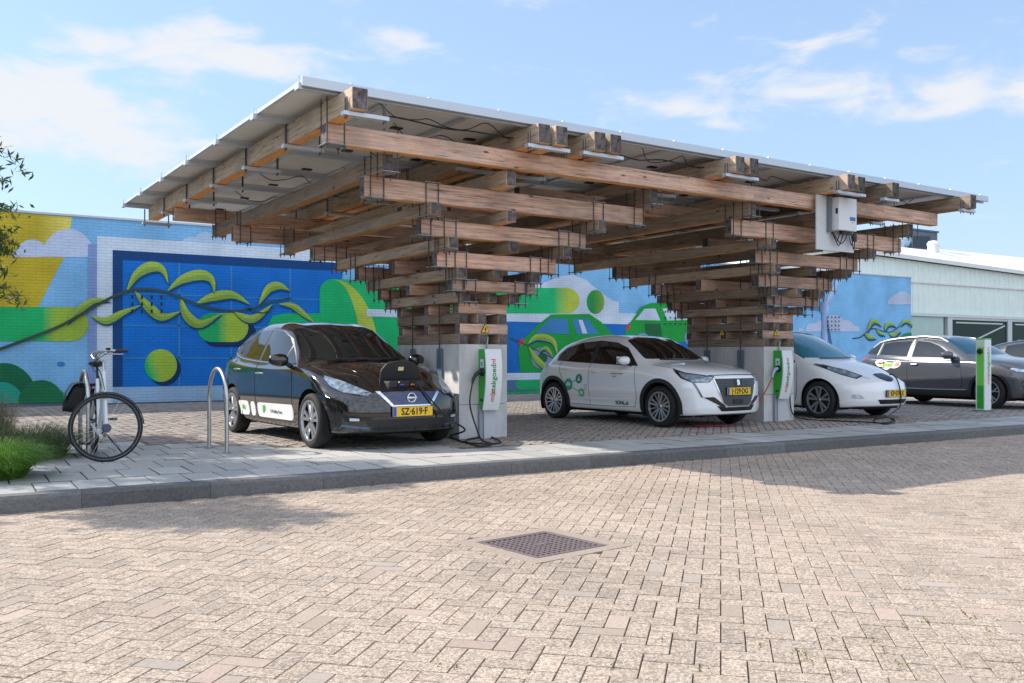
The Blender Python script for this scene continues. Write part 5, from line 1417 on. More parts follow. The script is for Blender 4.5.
for sg in (1,-1):
    md = 'side' if sg > 0 else 'side2'
    seam('door_gap', [(1.36,.92),(1.33,.7),(1.30,.45),(1.36,.27)], md, b, t, .0035)
    seam('door_gap', [(2.43,.95),(2.43,.7),(2.41,.4),(2.40,.28)], md, b, t, .0035)
    seam('door_gap', [(3.20,.98),(3.16,.8),(3.02,.6),(2.95,.42),(2.94,.28)], md, b, t, .0035)
    seam('bottom_gap', [(1.34,.29),(2.1,.275),(2.95,.285)], md, b, t, .0035)
    seam('body_crease', [(1.5,.40),(2.1,.38),(2.85,.385)], md, b, t, .012, white_p, -.006)
    handle(t, b, 2.27, .82, sg, white_p); handle(t, b, 3.06, .86, sg, white_p, .15)
    mirror(t, 1.50, sg*.80, 1.01, sg, white_p, .86)
    for ax in (P_['fw'], P_['rw']):
        n = 20; r0, r1 = P_['Ra']-.004, P_['Ra']+.055
        ring = [(ax+r1*math.cos(math.radians(a_)), P_['R']+r1*math.sin(math.radians(a_))) for a_ in np.linspace(-14,194,n)]+[(ax+r0*math.cos(math.radians(a_)), P_['R']+r0*math.sin(math.radians(a_))) for a_ in np.linspace(194,-14,n)]
        patch('arch_cladding', ring, md, matt_m, b, t, .012, .04, .02)
    # headlight, lamp blade
    a = 32*sg
    hl = patch('headlight', [(.06,sg*.44,.775),(.14,sg*.60,.80),(.30,sg*.76,.83),(.48,sg*.83,.885),(.44,sg*.84,.83),(.38,sg*.82,.75),(.22,sg*.75,.685),(.08,sg*.54,.69)], a, lampd, b, t, .004, .03, .012, .008, p3=True)
    patch('headlight_lens', [(.07,sg*.47,.765),(.15,sg*.61,.785),(.30,sg*.76,.815),(.40,sg*.81,.835),(.36,sg*.81,.765),(.22,sg*.74,.70),(.09,sg*.55,.700)], a, lampg, b, hl, .007, .03, .006, .01, p3=True)
    patch('lamp_blade', [(.20,sg*.735,.71),(.22,sg*.765,.71),(.13,sg*.655,.47),(.11,sg*.63,.47)], a, mat('blade_grey',(0.10,0.13,0.17),.2,metal=.5,coat=1), b, t, .006, .03, .008, .004, p3=True)
    patch('lower_fin', [(.05,sg*.62,.47),(.03,sg*.46,.475),(.01,sg*.26,.335),(.03,sg*.30,.305),(.04,sg*.40,.36)], 'front', trim_m, b, t, .005, .03, .01, .006, p3=True)
    patch('tail_lamp', [(3.82,sg*.70,.93),(3.60,sg*.80,.95),(3.58,sg*.80,.90),(3.80,sg*.74,.86)], 125*sg, redl, b, t, .006, .04, .012, .01, p3=True)
patch('windscreen', [(-.655,1.035),(.655,1.035),(.62,1.14),(.535,1.335),(.26,1.38),(-.26,1.38),(-.535,1.335),(-.62,1.14)], 'front', glass_m, b, t, .005, .05, .01, .03)
seam('wiper', [(.5,1.015),(.1,1.01),(-.3,1.02)], 'front', b, t, .009, trim_m, .014)
for sg in (1,-1):
    seam('bonnet_gap', [(.07,sg*.50),(.30,sg*.69),(.7,sg*.725),(1.05,sg*.72)], 'top', b, t, .0035, None, .0005)
seam('bonnet_gap', [(-.50,.79),(0,.80),(.50,.79)], 'front', b, t, .007, trim_m, .002)
def mesh_mat(name, c1, c2, s):
    m = bpy.data.materials.new(name); nt, bb = nodes(m); N = nt.nodes; L = nt.links
    tc = N.new('ShaderNodeTexCoord'); mp = N.new('ShaderNodeMapping'); mp.inputs['Rotation'].default_value = (PI/4,0,0); L.new(tc.outputs['Object'], mp.inputs[0])
    ch = N.new('ShaderNodeTexChecker'); ch.inputs['Scale'].default_value = s; ch.inputs['Color1'].default_value = (*c1,1); ch.inputs['Color2'].default_value = (*c2,1)
    sp = N.new('ShaderNodeSeparateXYZ'); L.new(mp.outputs[0], sp.inputs[0]); cm = N.new('ShaderNodeCombineXYZ'); L.new(sp.outputs['Y'], cm.inputs[0]); L.new(sp.outputs['Z'], cm.inputs[1]); cm.inputs[2].default_value = .0031
    L.new(cm.outputs[0], ch.inputs['Vector']); L.new(ch.outputs['Color'], bb.inputs['Base Color']); setin(bb,'Roughness',.45); setin(bb,'Metallic',.0); return m
gl = patch('grille', [(-.46,.745),(.46,.745),(.30,.375),(.22,.335),(-.22,.335),(-.30,.375)], 'front', mesh_mat('grille_mesh',(0.004,0.004,0.005),(0.09,0.105,0.12),60), b, t, .005, .04, .012, .012)
for sg in (1,-1):
    patch('grille_bar', [(sg*.475,.745),(sg*.455,.745),(sg*.295,.372),(sg*.215,.335),(sg*.22,.322),(sg*.305,.36)], 'front', chrome, b, gl, .012, .03, .012)
patch('grille_bar', [(.22,.337),(-.22,.337),(-.22,.322),(.22,.322)], 'front', chrome, b, gl, .012, .03, .012)
patch('lower_lip', [(.42,.345),(.30,.325),(.24,.318),(-.24,.318),(-.30,.325),(-.42,.345),(-.33,.262),(.33,.262)], 'front', trim_m, b, t, .006, .04, .012)
patch('sensor_panel', [(-.11,.44),(.11,.44),(.11,.36),(-.11,.36)], 'front', trim_m, b, gl, .014, .03, .012, .01)
patch('badge', [(-.03,.70),(-.02,.725),(.02,.73),(.035,.70),(.02,.68),(.03,.64),(.012,.655),(.0,.635),(-.02,.655),(-.035,.64)], 'front', chrome, b, t, .014, .02, .01)
patch('badge_panel', [(-.10,.735),(.10,.735),(.07,.62),(-.07,.62)], 'front', trim_m, b, gl, .009, .03, .01, .01)
plate(t, b, .555, 'J·129·DG')
# round stickers
def disc(x, z, r, m, off, n=20, name='sticker'):
    return patch(name, [(x+r*math.cos(2*PI*i/n), z+r*math.sin(2*PI*i/n)) for i in range(n)], 'side', m, b, t, off, .06, .004)
disc(2.92,.60,.105,stick_t,.003); disc(2.66,.70,.08,mat('sticker_deep_green',(0.01,0.26,0.12),.4),.003); disc(2.60,.47,.075,mat('sticker_light_green',(0.12,0.58,0.30),.4),.003)
seam('sticker', [(2.87,.64),(2.70,.675)], 'side', b, t, .008, stick_t, .001, 3); seam('sticker', [(2.86,.56),(2.65,.49)], 'side', b, t, .008, stick_t, .001, 3)
patch('sticker_symbol', [(2.97,.58),(2.97,.61),(2.95,.635),(2.89,.635),(2.87,.61),(2.87,.58)], 'side', stick_w, b, t, .0055, .04, .003)
patch('sticker_symbol', [(2.69,.665),(2.66,.755),(2.63,.665)], 'side', stick_w, b, t, .0055, .04, .003)
patch('sticker_symbol', [(2.63,.445),(2.62,.50),(2.59,.50),(2.57,.445)], 'side', stick_w, b, t, .0055, .04, .003)
for k in range(4):
    seam('lettering', [(2.53,.60-.028*k),(2.45+.02*(k%2),.60-.028*k)], 'side', b, t, .003, stick_k, .003, 2)
side_text(b, t, 'sustainable mobility', 1.75, .80, .036, stick_k); side_text(b, t, 'electric', 1.80, .755, .034, stick_b)
side_text(b, t, 'SONL.nl', 1.64, .335, .085, stick_k, bold=.002)

# ---- white rounded hatchback --------------------------------------------------
W_ = dict(L=4.44, R=.322, Ra=.375, fw=.90, rw=3.60, track=1.57, rim=.232, wheel='v', zmid=.60, bowf=.46, bowr=.2, df=1.35,
  zt=[(0,.66),(.05,.70),(.15,.755),(.35,.84),(.7,.945),(.95,1.0),(1.05,1.04),(1.35,1.21),(1.7,1.38),(2.0,1.49),(2.4,1.55),(3.0,1.54),(3.5,1.50),(4.0,1.42),(4.12,1.3),(4.25,1.1),(4.44,.95)],
  zr=[(0,.62),(.15,.70),(.35,.80),(.7,.90),(1.05,.955),(1.2,.99),(1.6,1.20),(1.95,1.38),(2.3,1.47),(3.0,1.475),(3.5,1.42),(4.0,1.30),(4.25,1.05),(4.44,.90)],
  wr=[(0,.60),(.35,.64),(1.0,.70),(1.25,.71),(1.6,.65),(2.0,.60),(2.6,.575),(3.2,.565),(4.0,.55),(4.44,.58)],
  zb=[(0,.58),(.15,.64),(.35,.73),(.7,.84),(1.2,.925),(2.0,.96),(2.8,.985),(3.4,1.02),(4.0,1.05),(4.44,.86)],
  wb=[(0,.71),(.3,.775),(.7,.815),(1.3,.825),(2.2,.825),(3.0,.815),(3.6,.78),(4.1,.72),(4.44,.65)],
  wm=[(0,.79),(.3,.85),(.8,.885),(1.5,.87),(2.5,.87),(3.3,.885),(3.8,.875),(4.2,.83),(4.44,.77)],
  zs=[(0,.22),(.4,.20),(1.2,.20),(3.2,.20),(4.0,.24),(4.44,.32)],
  leanf=[(0,.09),(.24,.03),(.34,0),(.48,.0),(.60,.03),(.70,.09),(.8,.16),(1.2,.25)], leanr=[(0,.12),(.3,.05),(.5,0),(.8,.01),(1.0,.06),(1.4,.12)])
hd = math.radians(2.0)
car3, b = make_car('parked_car', 'white rounded electric hatchback plugged in at its nose, half hidden behind the right timber tower', 'car', W_, white_p, car_pose((12.95,10.62),W_,hd), PI/2+hd)
t = car3
side_windows(t, b, [(1.42,.965),(1.85,1.27),(2.15,1.39),(2.6,1.43),(3.1,1.42),(3.55,1.34),(3.84,1.2),(3.70,1.10),(3.30,1.035),(2.4,.99)],
   [[(1.46,.975),(1.72,1.15),(1.72,.985)],[(1.78,.995),(1.78,1.19),(2.06,1.325),(2.28,1.39),(2.56,1.41),(2.60,1.01)],[(2.68,1.015),(2.66,1.41),(3.1,1.40),(3.40,1.35),(3.42,1.07)]])
for sg in (1,-1):
    md = 'side' if sg > 0 else 'side2'
    seam('door_gap', [(1.40,.94),(1.36,.8),(1.36,.5),(1.42,.28)], md, b, t, .004)
    seam('door_gap', [(2.62,1.0),(2.63,.7),(2.58,.4),(2.55,.27)], md, b, t, .004)
    handle(t, b, 2.44, .84, sg, white_p); mirror(t, 1.55, sg*.84, 1.03, sg, white_p)
    patch('tail_lamp', [(4.25,sg*.70,1.2),(4.10,sg*.74,1.25),(4.08,sg*.80,.95),(4.22,sg*.76,.93)], 120*sg, redl, b, t, .006, .04, .012, .01, p3=True)
    hl = patch('headlight', [(.28,sg*.50,.735),(.52,sg*.66,.84),(1.02,sg*.775,.945),(1.06,sg*.80,.93),(.75,sg*.83,.845),(.50,sg*.78,.755),(.32,sg*.62,.69)], 55*sg, lampd, b, t, .010, .03, .018, .012, p3=True)
    patch('headlight_lens', [(.31,sg*.53,.735),(.54,sg*.67,.835),(.80,sg*.76,.885),(.78,sg*.80,.855),(.52,sg*.77,.765),(.34,sg*.63,.70)], 55*sg, lampg, b, hl, .014, .03, .008, .01, p3=True)
    patch('fog_recess', [(.2,sg*.66,.425),(.28,sg*.76,.435),(.3,sg*.77,.375),(.22,sg*.70,.355),(.16,sg*.60,.36)], 35*sg, mat('recess_white',(0.45,0.50,0.55),.3,coat=1), b, t, .003, .03, .01, .015, p3=True)
    patch('fog_lens', [(.2,sg*.68,.41),(.24,sg*.72,.41),(.24,sg*.72,.37),(.2,sg*.68,.37)], 35*sg, lampw, b, t, .007, .03, .008, .012, p3=True)
patch('windscreen', [(-.70,1.05),(.70,1.05),(.665,1.19),(.57,1.435),(.28,1.50),(-.28,1.50),(-.57,1.435),(-.665,1.19)], 'front', glass_b, b, t, .005, .05, .01, .03)
seam('windscreen_edge', [(.71,1.035),(.675,1.19),(.58,1.445),(.28,1.51),(-.28,1.51),(-.58,1.445),(-.675,1.19),(-.71,1.035)], 'front', b, t, .010, trim_m, .002)
seam('wiper', [(.5,1.03),(.1,1.03),(-.3,1.04)], 'front', b, t, .010, trim_m, .014)
for sg in (1,-1): seam('bonnet_gap', [(.22,sg*.40),(.6,sg*.60),(1.0,sg*.66)], 'top', b, t, .0035, None, .0005)
patch('lower_intake', [(-.40,.345),(.40,.345),(.34,.27),(-.34,.27)], 'front', trim_m, b, t, .004, .04, .012, .02)
# open charge port on the nose
hp, nn_ = b.hit((.12,-.02,3),(0,0,-1))
patch('charge_port', [(.06,.14),(.16,.22),(.30,.20),(.30,-.08),(.12,-.12),(.05,.02)], 'top', trim_m, b, t, .014, .03, .03, .03)
plate(t, b, .445, 'KP·078·X')

# ---- grey crossover --------------------------------------------------------
K_ = dict(L=4.37, R=.335, Ra=.395, fw=.86, rw=3.56, track=1.60, rim=.235, wheel='y', zmid=.66, bowf=.34, bowr=.24, df=1.1,
  zt=[(0,.86),(.05,.90),(.15,.935),(.5,1.01),(.9,1.06),(1.15,1.10),(1.25,1.14),(1.6,1.33),(1.95,1.47),(2.2,1.52),(2.6,1.545),(3.2,1.53),(3.7,1.48),(4.02,1.42),(4.1,1.34),(4.22,1.15),(4.37,1.0)],
  zr=[(0,.82),(.15,.89),(.5,.965),(.9,1.01),(1.2,1.04),(1.4,1.10),(1.8,1.31),(2.15,1.44),(2.6,1.49),(3.2,1.47),(3.7,1.40),(4.0,1.28),(4.2,1.12),(4.37,.98)],
  wr=[(0,.62),(.5,.67),(1.1,.71),(1.4,.71),(1.8,.645),(2.2,.60),(2.8,.585),(3.4,.57),(4.0,.56),(4.37,.60)],
  zb=[(0,.74),(.15,.80),(.5,.89),(.9,.955),(1.3,.985),(2.0,1.0),(2.8,1.02),(3.5,1.06),(4.0,1.08),(4.37,.92)],
  wb=[(0,.75),(.3,.80),(.7,.83),(1.3,.84),(2.2,.84),(3.0,.83),(3.6,.80),(4.1,.73),(4.37,.67)],
  wm=[(0,.82),(.3,.875),(.8,.90),(1.5,.89),(2.5,.89),(3.3,.90),(3.8,.89),(4.1,.85),(4.37,.79)],
  zs=[(0,.24),(.4,.22),(1.2,.22),(3.2,.23),(4.0,.28),(4.37,.36)],
  leanf=[(0,.08),(.25,.03),(.4,0),(.6,.0),(.8,.02),(.9,.06),(1.2,.15)], leanr=[(0,.12),(.3,.05),(.5,0),(.8,.01),(1.0,.05),(1.4,.12)])
grey_p = paintm('paint_grey', (0.075,0.078,0.092), .2, .25)
hd = math.radians(-2.0)
car4, b = make_car('parked_car', 'dark grey crossover with roof rails and a colourful door sticker, behind the green charging post', 'car', K_, grey_p, car_pose((18.25,10.70),K_,hd), PI/2+hd)
t = car4
side_windows(t, b, [(1.58,1.015),(2.05,1.31),(2.35,1.405),(2.8,1.44),(3.3,1.415),(3.75,1.33),(4.02,1.14),(3.4,1.085),(2.4,1.04)],
   [[(1.84,1.04),(1.88,1.175),(2.10,1.30),(2.36,1.385),(2.68,1.415),(2.70,1.06)],[(2.82,1.065),(2.80,1.415),(3.3,1.39),(3.52,1.345),(3.56,1.105)],[(3.64,1.115),(3.62,1.32),(3.76,1.27),(3.93,1.15)]], trim_m)
railm = mat('roof_rail', (0.55,0.55,0.56), .4, metal=.5)
for sg in (1,-1):
    md = 'side' if sg > 0 else 'side2'
    seam('window_trim', [(1.58,1.01),(2.4,1.035),(3.4,1.08),(4.0,1.135)], md, b, t, .006, chrome, .003)
    seam('window_trim', [(1.60,1.03),(2.05,1.318),(2.35,1.413),(2.8,1.45),(3.3,1.425),(3.75,1.34),(4.02,1.15)], md, b, t, .007, chrome, .003)
    seam('pillar_trim', [(2.76,1.05),(2.74,1.44)], md, b, t, .016, railm, -.002)
    seam('pillar_trim', [(3.62,1.09),(3.58,1.37)], md, b, t, .02, railm, -.006)
    seam('door_gap', [(1.52,1.0),(1.48,.8),(1.46,.5),(1.54,.30)], md, b, t, .004)
    seam('door_gap', [(2.76,1.03),(2.77,.7),(2.72,.4),(2.70,.30)], md, b, t, .004)
    seam('door_gap', [(3.66,1.08),(3.58,.85),(3.32,.62),(3.22,.45),(3.20,.31)], md, b, t, .004)
    patch('sill_cladding', [(1.30,.235),(1.32,.36),(3.12,.36),(3.14,.235)], md, matt_m, b, t, .008, .06, .02, .02)
    seam('sill_trim', [(1.38,.375),(2.2,.365),(3.08,.375)], md, b, t, .009, railm, .006)
    handle(t, b, 2.58, .90, sg, grey_p); handle(t, b, 3.44, .94, sg, grey_p)
    mirror(t, 1.72, sg*.86, 1.10, sg, grey_p, 1.1)
    for ax in (K_['fw'], K_['rw']):
        n = 20; r0, r1 = K_['Ra']-.004, K_['Ra']+.055
        ring = [(ax+r1*math.cos(math.radians(a_)), K_['R']+r1*math.sin(math.radians(a_))) for a_ in np.linspace(-14,194,n)]+[(ax+r0*math.cos(math.radians(a_)), K_['R']+r0*math.sin(math.radians(a_))) for a_ in np.linspace(194,-14,n)]
        patch('arch_cladding', ring, md, matt_m, b, t, .010, .04, .02)
    hl = patch('headlight', [(.14,sg*.58,.79),(.45,sg*.80,.865),(.62,sg*.87,.90),(.50,sg*.86,.83),(.34,sg*.80,.76),(.18,sg*.66,.735)], 40*sg, lampd, b, t, .005, .03, .012, .01, p3=True)
    patch('headlight_lens', [(.18,sg*.63,.79),(.42,sg*.79,.84),(.44,sg*.82,.815),(.32,sg*.78,.765),(.20,sg*.67,.75)], 40*sg, lampg, b, hl, .008, .03, .006, .01, p3=True)
    patch('air_curtain', [(.12,sg*.62,.56),(.24,sg*.76,.58),(.20,sg*.74,.40),(.10,sg*.58,.42)], 35*sg, trim_m, b, t, .005, .03, .01, .02, p3=True)
    seam('lamp_strip', [(.12,sg*.60,.47),(.2,sg*.72,.50),(.2,sg*.73,.54)], 35*sg, b, t, .010, lampw, .01, 4, p3=True)
    patch('tail_lamp', [(4.20,sg*.72,1.05),(3.98,sg*.80,1.07),(3.92,sg*.83,1.0),(4.15,sg*.80,.95)], 120*sg, redl, b, t, .006, .04, .012, .01, p3=True)
    hh_ = [b.hit((x,sg*.60,3),(0,0,-1))[0] for x in np.linspace(1.95,3.85,12)]
    mb = MB(); mb.tube([hh_[0]+Vector((0,0,-.01))]+[q+Vector((0,0,.035)) for q in hh_[1:-1]]+[hh_[-1]+Vector((0,0,-.01))], .016, 8); mb.build('roof_rail', railm, t, True)
patch('windscreen', [(-.71,1.135),(.71,1.135),(.66,1.27),(.58,1.43),(.30,1.485),(-.30,1.485),(-.58,1.43),(-.66,1.27)], 'front', mat('car_glass_deep', (0.012,0.06,0.10), .03, spec=1.0), b, t, .005, .05, .01, .03)
for sg in (1,-1): seam('bonnet_gap', [(.12,sg*.60),(.5,sg*.72),(1.1,sg*.76)], 'top', b, t, .0035, None, .0005)
patch('grille', [(-.40,.77),(.40,.77),(.36,.70),(-.36,.70)], 'front', trim_m, b, t, .004, .04, .012, .015)
patch('lower_intake', [(-.52,.48),(.52,.48),(.44,.34),(-.44,.34)], 'front', matt_m, b, t, .004, .05, .012, .02)
patch('bumper_cladding', [(-.74,.32),(.74,.32),(.70,.25),(-.70,.25)], 'front', matt_m, b, t, .006, .05, .012, .01)
plate(t, b, .56, 'XR·514·K')
st = [(3.62,.96),(3.56,.90),(3.50,.86),(3.42,.87),(3.36,.80),(3.28,.79),(3.20,.84),(3.08,.83),(2.98,.86),(2.92,.93),(2.96,1.0),(3.05,1.01),(3.12,.965),(3.2,.96),(3.28,.97),(3.34,1.01),(3.46,1.03),(3.56,1.02)]
patch('door_sticker', [(x,z-.03) for x,z in st], 'side', stick_w, b, t, .004, .05, .005, .02)
side_text(b, t, 'goed', 3.27, .885, .13, mat('sticker_lime',(0.30,0.55,0.06),.4), bold=.006); side_text(b, t, '.nl', 3.03, .90, .12, stick_o, bold=.006)
side_text(b, t, 'mijn', 3.47, .925, .09, stick_o, bold=.003)

# ---- far dark car ---------------------------------------------------------
import copy
D_ = copy.deepcopy(A); D_['wheel'] = 'x'
dark_p = paintm('paint_dark_blue', (0.02,0.026,0.035), .3, .25)
pf = gnd(1006, 383); 
hd = 0
rear = (25.4, 15.6)
car5, b = make_car('parked_car', 'dark hatchback cut off by the right edge, far behind the grey crossover', 'car', D_, dark_p, (rear[0]+.9, rear[1]-4.48, 0), PI/2)
t = car5
side_windows(t, b, [(1.42,.975),(1.93,1.30),(2.22,1.405),(2.6,1.445),(3.1,1.43),(3.55,1.35),(3.86,1.22),(3.74,1.12),(3.30,1.045),(2.4,.995)],
   [[(1.84,1.0),(1.84,1.215),(2.02,1.325),(2.28,1.40),(2.58,1.425),(2.62,1.02)],[(2.70,1.025),(2.68,1.425),(3.1,1.41),(3.40,1.36),(3.42,1.075)]])
seam('window_trim', [(1.50,.975),(1.98,1.31),(2.22,1.412),(2.6,1.452),(3.1,1.44),(3.55,1.36),(3.86,1.22),(3.74,1.115),(3.3,1.04),(2.4,.992),(1.50,.975)], 'side', b, t, .009, chrome, .004)
patch('windscreen', [(-.70,1.045),(.70,1.045),(.665,1.18),(.575,1.42),(.28,1.485),(-.28,1.485),(-.575,1.42),(-.665,1.18)], 'front', glass_m, b, t, .005, .05, .01, .03)
for sg in (1,-1):
    patch('headlight', [(.15,sg*.40,.655),(.35,sg*.74,.79),(.62,sg*.85,.86),(.70,sg*.86,.85),(.50,sg*.84,.74),(.30,sg*.74,.66),(.14,sg*.47,.615)], 35*sg, lampg, b, t, .004, .03, .012, .012, p3=True)
    mirror(t, 1.60, sg*.85, 1.03, sg, dark_p); handle(t, b, 2.50, .855, sg, dark_p)
# ---------------------------------------------------------------- cycle stands
stain = mat('brushed_steel', (0.55,0.55,0.54), .32, metal=.9, noise=.15, nscale=8)
def hoop(name, label, p0, p1, h, r=.0225):
    c = Vector(((p0[0]+p1[0])/2,(p0[1]+p1[1])/2,0)); d = Vector((p1[0]-p0[0],p1[1]-p0[1],0)); a = math.atan2(d.y,d.x); w = d.length/2
    t = thing(name, label, 'bicycle stand', c, a, 'steel hoops for locking bicycles')
    P = [(-w,0,-.05),(-w,0,h-w)]+[(-w*math.cos(q),0,h-w+w*math.sin(q)) for q in np.linspace(0.12,PI-.12,16)]+[(w,0,h-w),(w,0,-.05)]
    mb = MB(); mb.tube(P, r, 16); mb.build('tube', stain, t, True)
    mb = MB()
    for x in (-w,w): mb.lathe([(r+.001,.0),(r+.03,.0),(r+.03,.004),(r+.001,.006)], 20, axis='z', M=Matrix.Translation((x,0,.002)))
    mb.build('foot_plate', steel, t)
    return t
hoop('bicycle_stand', 'polished steel hoop standing alone beside the black car', (2.76,10.33), (2.74,11.02), .935)
hoop('bicycle_stand', 'steel hoop with the white bicycle leaning at it', (1.42,10.87), (1.42,11.50), .91)

# ---------------------------------------------------------------- bicycle
bw_ = mat('bike_white', (0.68,0.72,0.76), .3, coat=.5); bb = mat('bike_black', (0.012,0.013,0.016), .4); bch = mat('bike_metal', (0.5,0.5,0.5), .3, metal=.9)
rub = mat('bike_tyre', (0.014,0.016,0.022), .75); brn = mat('bike_brown', (0.12,0.07,0.05), .5)
bk = thing('bicycle', 'white city bicycle with its front wheel turned sideways, leaning at the left steel hoop', 'bicycle', (1.49,10.14,0), math.radians(-2))
WR = .35; WB = 1.10
def bike_wheel(loc, az):
    M = Matrix.Translation(loc) @ Matrix.Rotation(az,4,'Z')   # wheel plane = local xz
    mb = MB(); n = 60
    mb.tube([(math.cos(q)*(WR-.019),0,math.sin(q)*(WR-.019)) for q in np.linspace(0,2*PI,n+1)], .021, 8, cap=False, M=M)
    wobj = mb.build('wheel', rub, bk, True)
    mb = MB(); r = WR-.040
    mb.tube([(math.cos(q)*r,0,math.sin(q)*r) for q in np.linspace(0,2*PI,n+1)], .009, 6, cap=False, M=M); mb.build('rim', bb, wobj, True)
    mb = MB()
    for k in range(28):
        q = 2*PI*k/28; q2 = q+(.35 if k % 2 else -.35); sy = .022 if (k//2) % 2 else -.022
        mb.tube([(math.cos(q2)*.022,sy,math.sin(q2)*.022),(math.cos(q)*r,0,math.sin(q)*r)], .0014, 3, cap=False, M=M)
    mb.build('spokes', bch, wobj)
    mb = MB(); mb.lathe([(0,-.05),(.012,-.05),(.012,-.03),(.028,-.028),(.028,.028),(.012,.03),(.012,.05),(0,.05)], 16, axis='y', M=M); mb.build('hub', bb, wobj, True)
    # reflector stripe on the tyre wall
    mb = MB(); 
    for s_ in (-1,1): mb.tube([(math.cos(q)*(WR-.024),s_*.0175,math.sin(q)*(WR-.024)) for q in np.linspace(0,2*PI,n+1)], .0022, 4, cap=False, M=M)
    mb.build('reflective_stripe', mat('reflect_grey',(0.45,0.48,0.5),.4), wobj, True)
    return wobj
bike_wheel((0,0,WR), math.radians(-6))
bike_wheel((0,WB,WR), PI/2)
def bt(name, pts, r, m, k=0, n=10):
    mb = MB(); mb.tube(catmull(pts,k) if k else pts, r, n); return mb.build(name, m, bk, True)
mb = MB()
mb.tube([(0,.115,.72),(0,.175,.92)], .024, 12); mb.tube([(0,.13,.76),(0,.40,.48),(0,.60,.30)], .021, 12)
mb.tube([(0,.60,.27),(0,.76,.83)], .019, 12); mb.tube([(0,.165,.86),(0,.70,.62)], .013, 10)
mb.tube([(.05,WB,WR),(.03,.62,.29)], .011, 8); mb.tube([(-.05,WB,WR),(-.03,.62,.29)], .011, 8)
mb.tube([(.05,WB,WR),(.012,.74,.76)], .009, 8); mb.tube([(-.05,WB,WR),(-.012,.74,.76)], .009, 8)
mb.tube([(0,.60,.24),(0,.60,.30)], .03, 12); mb.build('frame', bw_, bk, True)
mb = MB()
for s_ in (-1,1):
    mb.tube(catmull([(0,.115+.0*s_,.715),(.0,.10+s_*.055,.69),(.0,.05+s_*.055,.52),(0,s_*.055,WR)],5), [.017]*16, 8)
mb.tube([(0,.05,.715),(0,.165,.715)], .018, 8)
mb.build('fork', bw_, bk, True)
bt('steering_stem', [(0,.175,.92),(0,.195,1.02),(-.05,.20,1.045)], .014, bch)
hb = [( .19,-.10,1.13),(.08,-.10,1.135),(-.03,-.07,1.13),(-.09,.0,1.09),(-.07,.10,1.045),(-.05,.20,1.045),(-.07,.30,1.045),(-.09,.40,1.09),(-.03,.47,1.13),(.08,.50,1.135),(.19,.50,1.13)]
bt('handlebar', hb, .0115, bch, 5)
bt('grip', [(.20,-.10,1.13),(.075,-.10,1.136)], .017, bb); bt('grip', [(.20,.50,1.13),(.075,.50,1.136)], .017, bb)
bt('brake_lever', [(.03,-.09,1.13),(.03,-.11,1.105),(.10,-.12,1.098),(.15,-.115,1.10)], .005, bch, 4); bt('brake_lever', [(.03,.49,1.13),(.05,.52,1.10),(.15,.52,1.10)], .005, bch, 4)
mb = MB(); mb.box(-.01,.03,-.13,-.08,1.14,1.165,.006); mb.build('bell', bb, bk)
bt('brake_cable', [(.02,-.09,1.12),(-.10,-.02,1.02),(-.04,.06,.90),(0,.09,.72)], .004, bb, 6); bt('brake_cable', [(.02,.49,1.12),(-.10,.30,.98),(-.05,.20,.88),(0,.4,.74)], .004, bb, 6)
bt('seat_post', [(0,.76,.83),(0,.80,.97)], .013, bb)
bm = bmesh.new(); bmesh.ops.create_uvsphere(bm, u_segments=18, v_segments=10, radius=1)
for v in bm.verts:
    y = v.co.y; wv = .085 if y > 0 else .085*(1+y*.72)
    v.co = Vector((v.co.x*wv, y*.135, v.co.z*(.030 if v.co.z > 0 else .045)+ (.012*y if y > 0 else 0)))
me = bpy.data.meshes.new('saddle'); bm.to_mesh(me); bm.free(); me.materials.append(bb); me.polygons.foreach_set('use_smooth',[True]*len(me.polygons))
so_ = bpy.data.objects.new('saddle', me); link(so_, bk); so_.location = (0,.83,1.0)
def guard(cx, cy, az, a0, a1, m):
    M = Matrix.Translation((cx,cy,WR)) @ Matrix.Rotation(az,4,'Z'); V = []; n = 26; r = WR+.014; F = []
    for i in range(n+1):
        q = math.radians(a0+(a1-a0)*i/n)
        for (yy,dr) in ((-.026,-.008),(-.014,.002),(.014,.002),(.026,-.008)): V.append((math.cos(q)*(r+dr),yy,math.sin(q)*(r+dr)))
    for i in range(n):
        for j in range(3): F.append((i*4+j,i*4+j+1,i*4+j+5,i*4+j+4))
    mb = MB(); mb.add(V,F,M=M); o = mb.build('mudguard', m, bk, True)
    md_ = o.modifiers.new('thick','SOLIDIFY'); md_.thickness = .002
guard(0,0,math.radians(-6),5,112,bb); guard(0,WB,PI/2,5,165,bb)
mb = MB()
for s_ in (-1,1):
    mb.tube([(s_*.055,WB,WR),(s_*.06,WB+.06,.74)], .005, 6); mb.tube([(s_*.055,WB+.01,WR),(s_*.06,WB+.22,.74)], .005, 6)
    mb.tube([(s_*.06,.76,.745),(s_*.06,WB+.26,.745)], .006, 6)
mb.tube([(-.06,WB+.26,.745),(.06,WB+.26,.745)], .006, 6); mb.tube([(-.06,WB,.745),(.06,WB,.745)], .005, 6); mb.build('luggage_rack', bb, bk, True)
mb = MB(); mb.tube(catmull([(.05,.52,.30),(.05,.62,.37),(.05,.90,.40),(.05,1.12,.39),(.05,1.14,.32),(.05,.9,.28),(.05,.6,.22),(.05,.52,.25),(.05,.52,.30)],4), .014, 6)
V = [(.05,.52,.25),(.05,.56,.34),(.05,1.12,.39),(.05,1.14,.32),(.05,.6,.23)]; mb.add(V+[(.062,b,c) for a,b,c in V], [(0,1,2,3,4),(9,8,7,6,5)]); mb.build('chain_guard', mat('guard_grey',(0.30,0.33,0.36),.4), bk)
